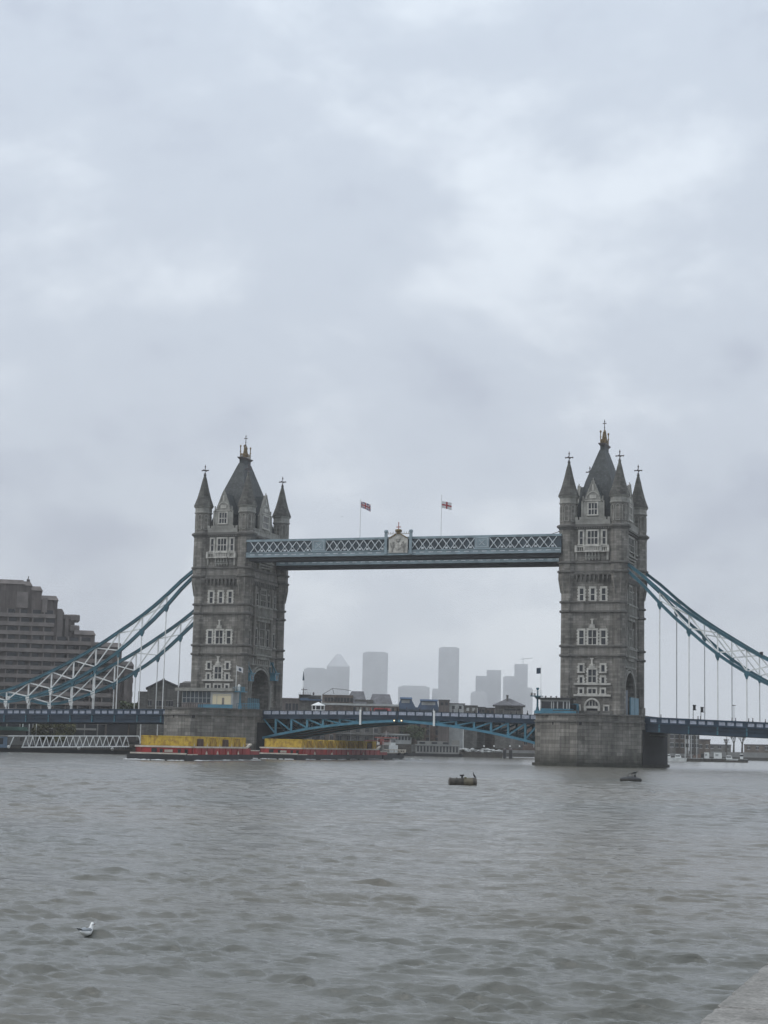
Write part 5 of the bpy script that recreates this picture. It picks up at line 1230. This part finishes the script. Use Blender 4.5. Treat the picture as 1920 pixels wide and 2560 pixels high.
# ------------------------------------------------------------------ birds, buoys
def loft(path, n=10):
    """path: (x, z, ry, rz) rings square to the path in the xz plane -> smooth closed body"""
    vs = []; fs = []; m = len(path)
    for i,(x,z,ry,rzz) in enumerate(path):
        a = path[max(i-1,0)]; b = path[min(i+1,m-1)]; t = Vector((b[0]-a[0],0,b[1]-a[1])).normalized(); nn = Vector((-t.z,0,t.x))
        for k in range(n):
            q = 2*math.pi*k/n; vs.append(Vector((x,0,z))+nn*(rzz*math.cos(q))+Vector((0,ry*math.sin(q),0)))
    for i in range(m-1):
        for k in range(n): fs.append((i*n+k,i*n+(k+1)%n,(i+1)*n+(k+1)%n,(i+1)*n+k))
    fs += [tuple(range(n-1,-1,-1)),tuple((m-1)*n+k for k in range(n))]
    return vs,fs
def gull():
    loc = Vector((102.72,-320.72,0.0)); t = thing('gull','white gull with grey wings and a dark eye spot floating at the lower left','gull',loc,math.radians(78))
    v,f = loft([(-.155,.075,.008,.006),(-.12,.065,.04,.022),(-.06,.05,.062,.045),(0,.045,.07,.055),(.06,.055,.062,.055),(.10,.085,.042,.045),(.122,.12,.030,.034),(.132,.152,.031,.033),(.145,.172,.030,.030),(.166,.168,.020,.018),(.178,.162,.008,.008)],12)
    MB().add(v,f).build('body','feather_w',t,True)
    for s in (-1,1):
        v,f = loft([(.075,.085,.006,.01),(.03,.092,.013,.034),(-.04,.088,.015,.034),(-.11,.09,.010,.018),(-.16,.10,.006,.008)],8)
        w = MB().add(v,f); w.v = [(a,b+s*.052-s*max(0,-a)*.2,c) for a,b,c in w.v]; w = w.build('wing','feather_g',t,True)
        v,f = loft([(-.12,.096,.009,.012),(-.165,.108,.008,.010),(-.205,.128,.003,.004)],8); q = MB().add(v,f); q.v = [(a,b+s*.024,c) for a,b,c in q.v]; q.build('wing_tip','feather_k',w,True)
        MB().ell((.148,s*.028,.172),(.008,.005,.008),6,5).build('eye','feather_k',t,True); MB().ell((.126,s*.029,.160),(.010,.006,.012),6,5).build('ear_spot','feather_k',t,True)
    MB().tube((.172,0,.163),(.208,0,.155),.008,.002,8).build('beak','beak',t,True)
    t.scale = (1.08,1.08,1.08)
gull()
def cormorant(loc,rz,label,s=1.0,up=True):
    t = thing('cormorant',label,'cormorant',loc,rz,'cormorants resting on the mooring buoys')
    p = [(-.26,.03,.02,.01),(-.2,.08,.05,.025),(-.12,.16,.085,.07),(-.02,.26,.10,.10),(.05,.38,.085,.09),(.08,.47,.05,.055),(.07,.56,.032,.036),(.08,.64,.03,.034),(.12,.68,.034,.034),(.17,.68,.022,.02),(.20,.675,.010,.01)] if up else [(-.36,.10,.02,.012),(-.24,.14,.06,.05),(-.1,.19,.10,.09),(.04,.21,.10,.10),(.14,.22,.07,.07),(.2,.26,.04,.045),(.21,.32,.034,.036),(.24,.36,.034,.034),(.29,.36,.02,.02),(.33,.355,.008,.008)]
    v,f = loft(p,10); MB().add(v,f).build('body','feather_k',t,True)
    for sd in (-1,1):
        q = [(.04,.38,.012,.05),(-.04,.27,.016,.07),(-.13,.13,.012,.05),(-.2,.05,.006,.02)] if up else [(.1,.23,.012,.05),(-.05,.21,.016,.07),(-.2,.16,.01,.04),(-.3,.12,.005,.015)]
        v,f = loft(q,8); w = MB().add(v,f); w.v = [(a,b+sd*.085,c) for a,b,c in w.v]; w.build('wing','feather_k',t,True)
        MB().tube((0,sd*.04,0),(.0,sd*.04,.16),.012,.015,6).ell((.03,sd*.04,.01),(.05,.03,.012),6,4).build('foot','feather_k',t)
    xb,zb = (.2,.675) if up else (.33,.355)
    MB().tube((xb-.02,0,zb),(xb+.07,0,zb-.01),.010,.004,6).build('beak','beak',t)
    t.scale = (s,s,s)
def buoys():
    A = Vector((74.1,-204.6,0)); B = Vector((75.9,-203.2,0)); d = (B-A).normalized(); c = Vector((73.1,-201.8,.22)); rz = math.atan2(r0.y,r0.x)+.12
    # axis mostly across the view
    t = thing('mooring_buoy','rusty brown cylindrical mooring buoy lying on the water, the longer of the two','mooring buoy',c,rz,'mooring buoys in front of the bridge')
    MB().lathe(0,0,[(.33,-1.22),(.40,-1.16),(.40,-.02),(.33,.0)],20).xf(Matrix.Rotation(math.pi/2,4,'Y')).build('drum_end','drum',t,False)
    MB().lathe(0,0,[(.42,.04),(.44,.06),(.44,.90),(.42,.92)],20).xf(Matrix.Rotation(math.pi/2,4,'Y')).build('drum','drum_b',t)
    MB().lathe(0,0,[(.41,.93),(.43,.95),(.43,1.20),(.36,1.22)],20).xf(Matrix.Rotation(math.pi/2,4,'Y')).build('end_cap','drum',t)
    for x in (-1.1,-.55,0.0,.9): MB().lathe(0,0,[(.40,x-.03),(.46,x-.03),(.46,x+.03),(.40,x+.03)],20).xf(Matrix.Rotation(math.pi/2,4,'Y')).build('hoop','drum',t)
    MB().tube((-.05,0,.35),(-.05,0,.62),.10,.08,8).tube((-.25,0,.62),(.12,0,.66),.07,.07,8).build('mooring_ring','hull',t); MB().ell((.22,-.1,.42),(.14,.14,.08),8,5).build('weed_patch','leaf',t)
    Rz = Matrix.Rotation(rz,3,'Z')
    cormorant(c+Rz@Vector((1.02,0,.41)),rz+2.6,'black cormorant standing upright on the right end of the longer buoy',.78)
    c2 = Vector((79.5,-159.9,.22)); rz2 = math.atan2(r0.y,r0.x)-.05
    t = thing('mooring_buoy','low black mooring buoy with domed top, nearer the right pier','mooring buoy',c2,rz2,'mooring buoys in front of the bridge')
    MB().lathe(0,0,[(.9,-.5),(1.18,-.18),(1.2,.04),(1.1,.12),(.85,.22),(.4,.30),(.15,.33)],20,sy=.62).build('hull','hull',t,False)
    MB().lathe(0,0,[(1.16,-.12),(1.22,-.1),(1.22,-.02),(1.16,0)],20,sy=.62).build('fender_ring','drum',t)
    MB().tube((.45,0,.15),(.45,0,.5),.14,.11,8).build('mooring_post','hull',t)
    m = MB()
    for k in range(10):
        a0,a1 = math.pi*k/9,math.pi*(k+1)/9
        if k<9: m.bar((-.05+.26*math.cos(a0),0,.28+.38*math.sin(a0)),(-.05+.26*math.cos(a1),0,.28+.38*math.sin(a1)),.07)
    m.build('lifting_ring','finial',t)
    Rz = Matrix.Rotation(rz2,3,'Z')
    cormorant(c2+Rz@Vector((.45,0,.50)),rz2,'black cormorant crouching on the post of the low black buoy',1.15,False)
buoys()
def fly(px,py,D,label,s,sc):
    p = at(px,py,D); t = thing('flying_bird',label,'bird',p,YAW+s,'birds in flight')
    v,f = loft([(-.2,0,.02,.01),(-.1,0,.05,.04),(.05,.01,.06,.05),(.15,.03,.035,.035),(.2,.03,.01,.01)],8); MB().add(v,f).build('body','feather_g',t,True)
    for q in (-1,1): MB().add([(.1,q*.04,.02),(-.06,q*.04,.02),(-.05,q*.35,.14),(.06,q*.35,.15),(-.14,q*.75,.06)],[(0,1,2,3) if q>0 else (3,2,1,0),(3,2,4) if q>0 else (4,2,3)]).add([(.1,q*.04,.0),(-.06,q*.04,.0),(-.05,q*.35,.12),(.06,q*.35,.13),(-.14,q*.75,.055)],[(0,3,2,1) if q>0 else (1,2,3,0),(3,4,2) if q>0 else (2,4,3)]).build('wing','feather_g',t)
    t.scale = (sc,)*3
fly(1636,1981,95,'small dark bird skimming the water at the lower right of the low buoy',1.2,.7)
fly(855,1292,700,'faint tiny bird in the sky left of the first flag',.4,1.5)
fly(1207,1323,700,'faint tiny bird in the sky above the walkway, right of the second flag',-.3,1.5)

# ------------------------------------------------------------------ flags
def cloth(W,H,pat,mats,droop=.25,wave=.12,seed=0):
    nx,ny = 30,20; vs = []; fs = []; mi = []
    for side in (0,1):
        for j in range(ny+1):
            for i in range(nx+1):
                u,v = i/nx,j/ny; ph = u*7+seed
                vs.append((u*W*(1-.12*droop), wave*math.sin(ph+v*1.2)*u**.6+side*.012, (v-1)*H-droop*W*u**1.3*(.75+.25*(1-v))))
    st = (nx+1)*(ny+1)
    for side in (0,1):
        for j in range(ny):
            for i in range(nx):
                a = side*st+j*(nx+1)+i; q = (a,a+1,a+nx+2,a+nx+1); fs.append(q if side==0 else q[::-1]); mi.append(pat((i+.5)/nx,(j+.5)/ny))
    o = MB(); o.v = vs; o.f = fs
    def fin(parent):
        ob = o.build('flag',mats[0],parent); 
        for m_ in mats[1:]: ob.data.materials.append(M[m_])
        ob.data.polygons.foreach_set('material_index',mi); return ob
    return fin
M['fl_red'] = plain('flag_red',(0.30,0.03,0.04),.8,0,.1,1); M['fl_white'] = plain('flag_white',(0.55,0.55,0.56),.8,0,.06,1); M['fl_blue'] = plain('flag_blue',(0.02,0.03,0.12),.8,0,.1,1)
def union(u,v):
    if abs(u-.5) < .05 or abs(v-.5) < .1: return 0
    if abs(u-.5) < .085 or abs(v-.5) < .165: return 1
    d = min(abs(u-v),abs(u-(1-v)))
    return 0 if d < .035 else (1 if d < .11 else 2)
def george(u,v): return 0 if abs(u-.5) < .08 or abs(v-.5) < .12 else 1
def flags():
    rz = .1
    t = thing('flagpole','white flagpole flying a red, white and blue flag on the near walkway roof','flagpole',(-9.5,-9.45,42.9),rz,'flagpoles'); MB().tube((0,0,0),(0,0,12.1),.10,.055).ell((0,0,12.15),(.11,.11,.11),6,5).build('pole','white',t); f = cloth(2.2,1.3,union,['fl_red','fl_white','fl_blue'],.42,.2,1)(t); f.location = (.08,0,11.7)
    t = thing('flagpole','white flagpole flying a red cross on white on the near walkway roof','flagpole',(8.6,-9.45,42.9),rz,'flagpoles'); MB().tube((0,0,0),(0,0,12.5),.10,.055).ell((0,0,12.55),(.11,.11,.11),6,5).build('pole','white',t); f = cloth(2.15,1.45,george,['fl_red','fl_white'],.22,.2,2)(t); f.location = (.08,0,11.3)
    t = thing('flagpole','white flagpole with a pale flag bearing a dark emblem on the left pier','flagpole',(-34.2,-16,14.0),rz,'flagpoles'); MB().tube((0,0,-.4),(0,0,5.3),.07,.05).build('pole','white',t); f = cloth(1.5,1.0,lambda u,v: 0 if (u-.5)**2+(v-.45)**2*.6 < .05 else 1,['navy','fl_white'],.3,.12,3)(t); f.location = (.06,0,5.1)
    t = thing('flagpole','white flagpole with a small dark flag above the right pier cabin','flagpole',(31.6,-14,13.6),rz,'flagpoles'); MB().tube((0,0,0),(0,0,6.2),.055,.04).build('pole','white',t); f = cloth(.85,1.15,lambda u,v: 0 if v>.1 else 1,['navy','fl_blue'],.1,.1,4)(t); f.location = (-.06,0,5.7); f.scale = (-1,1,1)
flags()

# ------------------------------------------------------------------ control cabins on the piers
def cabins():
    t = thing('control_cabin','long flat roofed glazed cabin on the left pier in front of the tower','cabin',(0,0,0),0,'control cabins on the piers')
    MB().box(-46.6,-39.7,-16.5,-12.5,10.18,11.3).build('wall','hotel_b',t)
    MB().box(-46.4,-39.8,-16.3,-12.6,11.3,13.7).build('glazing','walk_g',t)
    q = MB()
    for i in range(8): q.bar((-46.45+i*.95,-16.35,10.3),(-46.45+i*.95,-16.35,13.7),.12)
    q.bar((-46.45,-16.4,12.3),(-39.8,-16.4,12.3),.1); q.build('mullion','lightstone',t)
    MB().box(-47.9,-34.4,-17.2,-12.2,13.75,14.3).box(-47.7,-34.6,-17.0,-12.4,14.3,14.42).build('roof','portland_d',t)
    w = MB().box(-39.7,-34.6,-16.6,-12.6,10.18,13.7).build('lit_room_wall','lightstone',t)
    MB().box(-39.2,-34.95,-16.68,-16.55,11.0,13.15).build('lit_window','litroom',w)
    MB().box(-37.0,-36.5,-16.72,-16.6,11.0,12.4).build('window_post','hotel_b',w); MB().bar((-39.2,-16.7,12.95),(-34.95,-16.7,12.95),.1).bar((-38.2,-16.7,11.0),(-38.2,-16.7,13.1),.08).build('window_bar','lightstone',w)
    q = MB().box(-42.5,-34.4,-17.0,-16.85,10.2,10.95).build('skirt_panel','teal_l',t)
    q = MB()
    for i in range(12): q.bar((-47.3+i*.55,-17.2,10.2),(-47.3+i*.55,-17.2,11.1),.07)
    q.bar((-47.3,-17.2,11.1),(-41.2,-17.2,11.1),.08); q.build('railing','hull',t)
    t = thing('signal_mast','teal signal mast with small platform between the lit cabin and the left arch','signal mast',(-33.4,-15.4,10.2),0,'signal masts on the piers')
    MB().lathe(0,0,[(.45,0),(.4,.4),(.22,1.2),(.18,3.4),(.3,3.6)],8).build('column','teal_l',t); MB().box(-1.25,1.3,-.8,.8,3.45,3.62).build('platform','teal_l',t)
    q = MB()
    for i in range(6): q.bar((-1.2+i*.5,-.75,3.6),(-1.2+i*.5,-.75,4.5),.07)
    q.bar((-1.2,-.75,4.5),(1.3,-.75,4.5),.07); q.build('railing','teal_l',t)
    q = MB().lathe(-.3,-.1,[(.25,3.7),(.3,4.0),(.3,4.9),(.1,5.1)],8).build('beacon','white',t)
    MB().box(.3,.9,-.3,.3,3.62,4.5).build('signal_box','teal',t)
    # teal mesh fence between the mast and the gate
    t = thing('teal_fence','teal railing fence on the left pier edge in front of the arch','fence',(0,0,0))
    q = MB()
    for i in range(14): q.bar((-34.3+i*.4,-15.0,10.18),(-34.3+i*.4,-15.0,11.3),.07)
    q.bar((-34.3,-15.0,11.3),(-29.1,-15.0,11.3),.1).bar((-34.3,-15.0,10.7),(-29.1,-15.0,10.7),.07); q.build('railing','teal_l',t)
    # right pier cabin
    t = thing('control_cabin','small flat roofed cabin with dark windows on the right pier','cabin',(0,0,0),0,'control cabins on the piers')
    MB().box(31.9,38.0,-15.5,-12,10.18,11.2).build('wall','teal_l',t); MB().box(32.0,37.8,-15.35,-12,11.2,12.9).build('glazing','glass',t)
    q = MB()
    for x in (32.0,34.2,34.6,35.4,36.6,37.3,37.8): q.bar((x,-15.4,11.1),(x,-15.4,12.95),.2)
    q.box(31.95,37.9,-15.48,-15.3,12.6,12.95); q.build('mullion','lightstone',t)
    MB().box(31.6,38.3,-15.9,-11.8,12.95,13.35).build('roof','hull',t)
    q = MB()
    for i in range(5): q.lathe(32.6+i*1.1,-14,[(.12,13.35),(.12,13.55),(.2,13.6),(.2,13.7)],6)
    q.build('roof_vent','finial',t)
    MB().box(34.6,39.6,-16.1,-15.95,10.2,10.9).build('rubbish_screen','drum',t)
    t = thing('signal_mast','teal signal mast with railed lookout at the left end of the right pier','signal mast',(31.1,-14.6,10.2),0,'signal masts on the piers')
    MB().lathe(0,0,[(.55,0),(.45,.4),(.2,1.4),(.16,4.6),(.3,4.9),(.3,5.1)],8).build('column','teal',t); MB().box(-1.35,1.0,-.8,.8,3.35,3.5).ext([(-.7,3.35),(.7,3.35),(0,2.6)],'y',-.1,.1).build('platform','teal',t)
    q = MB()
    for i in range(6): q.bar((-1.3+i*.45,-.75,3.5),(-1.3+i*.45,-.75,4.45),.06)
    q.bar((-1.3,-.75,4.45),(.95,-.75,4.45),.08).bar((-1.3,-.75,4.0),(.95,-.75,4.0),.05); q.build('railing','white',t); MB().box(-1.2,-.8,-.7,-.4,3.5,4.1).box(-.6,-.3,-.7,-.4,3.5,4.0).build('floodlight','finial',t)
    t = thing('teal_fence','low teal fence along the coping of the right pier','fence',(0,0,0)); MB().box(30.9,39.4,-16.3,-16.2,10.18,10.75).build('panel','teal_l',t); 
    # small items against the tower base
    t = thing('porta_cabin','teal door booth beside the arched doorway of the right tower','booth',(0,0,0)); MB().box(37.6,38.8,-12.6,-11.6,10.18,12.3).build('body','teal_l',t); MB().box(37.8,38.6,-12.65,-12.55,11.0,12.1).build('window','glass',t)
cabins()

# ------------------------------------------------------------------ traffic signals and people
def signals():
    for i,(x,zt,lab) in enumerate(((59.6,12.75,'traffic signal on the right deck, left one of the pair'),(61.15,12.35,'traffic signal on the right deck, right one of the pair'))):
        t = thing('traffic_signal',lab,'traffic signal',(x,0,8.6),-.2,'traffic signals on the right deck'); h = zt-8.6
        MB().tube((0,0,0),(0,0,h),.07,.06,6).build('pole','hull',t); MB().box(0.02,.5,-.12,.12,h-1.1,h-.05).box(-.05,.62,-.16,.16,h-1.12,h-.95).box(-.05,.62,-.16,.16,h-.2,h-.04).build('head','hull',t)
        for k in range(3): MB().ell((.26,-.14,h-.3-.3*k),(.09,.04,.09),8,5).build('lens','glass',t)
    t = thing('street_lamp','slim grey street lamp on the right deck beyond the signals','street lamp',(67.3,3,8.4),0); MB().tube((0,0,0),(0,0,4.4),.06,.04,6).build('pole','render',t); MB().box(-.35,.35,-.12,.12,4.3,4.45).build('lamp_head','render',t)
    t = thing('signal_figure','small dark floodlight fixed on the top of the near right chain','floodlight',(74.4,-9.5,21.6),0); MB().bar((0,0,0),(0,0,.7),.1).box(-.25,.35,-.2,.2,.6,1.3).build('housing','finial',t); MB().box(-.2,.3,-.23,-.2,.7,1.2).build('lens','glass',t)
    t = thing('red_van','red vehicle roof showing above the railing on the left leaf','van',(-7.2,2.0,9.0),0); v = MB().prism([(-2.2,-.95),(2.2,-.95),(2.2,.95),(-2.2,.95)],.35,1.2).prism([(-2.15,-.93),(1.5,-.93),(1.5,.93),(-2.15,.93)],1.2,2.15,[(-2.05,-.8),(1.0,-.8),(1.0,.8),(-2.05,.8)]); v.build('body','red',t)
    MB().box(-1.8,1.0,-.97,-.85,1.3,1.85).build('window','glass',t)
    for x in (-1.4,1.4):
        for y in (-.95,.8): MB().lathe(0,0,[(.34,0),(.34,.2)],12).xf(Matrix.Translation((x,y+.15,.35))@Matrix.Rotation(math.pi/2,4,'X')).build('wheel','hull',t)
signals()
def people():
    cloth_ = [('coat_black',(.015,.015,.018),'black'),('coat_navy',(.02,.03,.07),'navy'),('coat_grey',(.08,.08,.085),'grey'),('coat_red',(.25,.03,.03),'red'),('coat_tan',(.22,.17,.11),'tan'),('coat_white',(.5,.5,.5),'white')]
    for n,c,_ in cloth_: M[n] = plain(n,c,.8,0,.2,3)
    def person(x,y,z,rz,ci,label,sc=1.0):
        t = thing('person',label,'person',(x,y,z),rz,'people walking on the bridge')
        b = MB()
        # one continuous lofted body: hips to head; legs and arms are tapered limbs rooted in it
        v,f = [],[]
        prof = [(.13,.78,.85),(.17,.80,.9),(.175,.82,1.0),(.15,.85,1.15),(.19,.62,1.32),(.20,.6,1.42),(.10,.8,1.49),(.06,1,1.53),(.075,1,1.58),(.105,.95,1.66),(.10,.95,1.74),(.05,1,1.79)]
        for r,fl,zz in prof:
            for k in range(10): a = 2*math.pi*k/10; v.append((r*fl*math.cos(a)*(.8),r*1.05*math.sin(a),zz))
        for j in range(len(prof)-1):
            for k in range(10): f.append((j*10+k,j*10+(k+1)%10,(j+1)*10+(k+1)%10,(j+1)*10+k))
        f += [tuple(range(9,-1,-1)),tuple((len(prof)-1)*10+k for k in range(10))]
        b.add(v,f)
        st = .22
        for s in (-1,1):
            b.tube((0,s*.09,.9),(s*st*.5,s*.09,.48),.09,.065,8); b.tube((s*st*.5,s*.09,.5),(s*st*.7,s*.09,.06),.065,.045,8); b.ell((s*st*.7+.06,s*.09,.04),(.13,.05,.045),8,5)
            b.tube((0,s*.20,1.38),(-s*.06,s*.25,1.1),.052,.042,8); b.tube((-s*.06,s*.25,1.11),(-s*.02+.12,s*.23,.88),.042,.03,8); b.ell((.13,s*.23,.84),(.035,.03,.06),6,5)
        b.build('body',cloth_[ci][0],t,True)
        MB().ell((.02,0,1.67),(.085,.08,.105),10,8).ell((.11,0,1.66),(.02,.015,.022),6,4).ell((0,-.085,1.66),(.02,.012,.03),6,4).ell((0,.085,1.66),(.02,.012,.03),6,4).build('face','skin',t,True)
        MB().ell((-.015,0,1.72),(.10,.095,.09),10,8).build('hair','bark',t,True)
        t.scale = (sc,)*3
    zr = lambda x: 10.32-.30*(abs(x)/30)**1.5-1.02
    L = [(-.5,0),(1.6,1),(4.6,0),(7.4,5),(11.7,0),(13.0,0),(16.3,0),(17.2,1),(22.2,2),(24.0,0),(25.2,0),(27.6,0),(28.9,2),(-3.2,0),(-6.3,3),(-13.5,2)]
    W_ = ['at the very middle of the span','just right of the middle of the span','a few steps right of the span middle','beside the white marker post on the right leaf','first right of the white post on the right leaf','second right of the white post on the right leaf','third right of the white post','fourth right of the white post','before the hipped roof house, leftmost','before the hipped roof house, second','before the hipped roof house, third','before the hipped roof house, fourth','closest to the right pier','just left of the middle of the span','left of the middle, near the red van','alone on the left leaf']
    for i,((x,ci),w) in enumerate(zip(L,W_)):
        person(x,-8.6-.25*(i%3),zr(x),(0 if i%2 else math.pi)+.2*(i%4),ci,'person in %s coat walking %s'%(cloth_[ci][2],w),.97+.02*(i%3))
    R = [(54.7,0,'near the first hanger on the right deck'),(62.0,0,'just right of the traffic signals'),(62.5,2,'shoulder to shoulder right of the traffic signals'),(68.6,0,'first of the pair by the fourth hanger'),(69.3,1,'second of the pair by the fourth hanger'),(71.8,0,'left of the last close pair on the right deck'),(72.6,0,'taller one near the right edge'),(75.0,2,'nearest the right edge of the picture')]
    for i,(x,ci,w) in enumerate(R): person(x,-8.7,deck_top(x,1)-1.15,math.pi*(i%2)+.3,ci,'person in %s coat, %s'%(cloth_[ci][2],w),1.04 if i==6 else .99)
people()

# ------------------------------------------------------------------ air
def haze():
    mb = MB().box(CX-4450,CX+4450,CY-4450,CY+4450,-5.5,232)
    m = bpy.data.materials.new('haze'); m.use_nodes = True; N = m.node_tree.nodes; L = m.node_tree.links; N.clear()
    o = N.new('ShaderNodeOutputMaterial'); v = N.new('ShaderNodeVolumePrincipled'); v.inputs['Color'].default_value = (.97,.97,.97,1); v.inputs['Density'].default_value = HAZE; v.inputs['Anisotropy'].default_value = 0.2
    L.new(v.outputs[0],o.inputs['Volume'])
    h = mb.build('haze',m); tag(h,'thin grey mist over the whole river','haze',kind='stuff')
HAZE = 0.00017
haze()
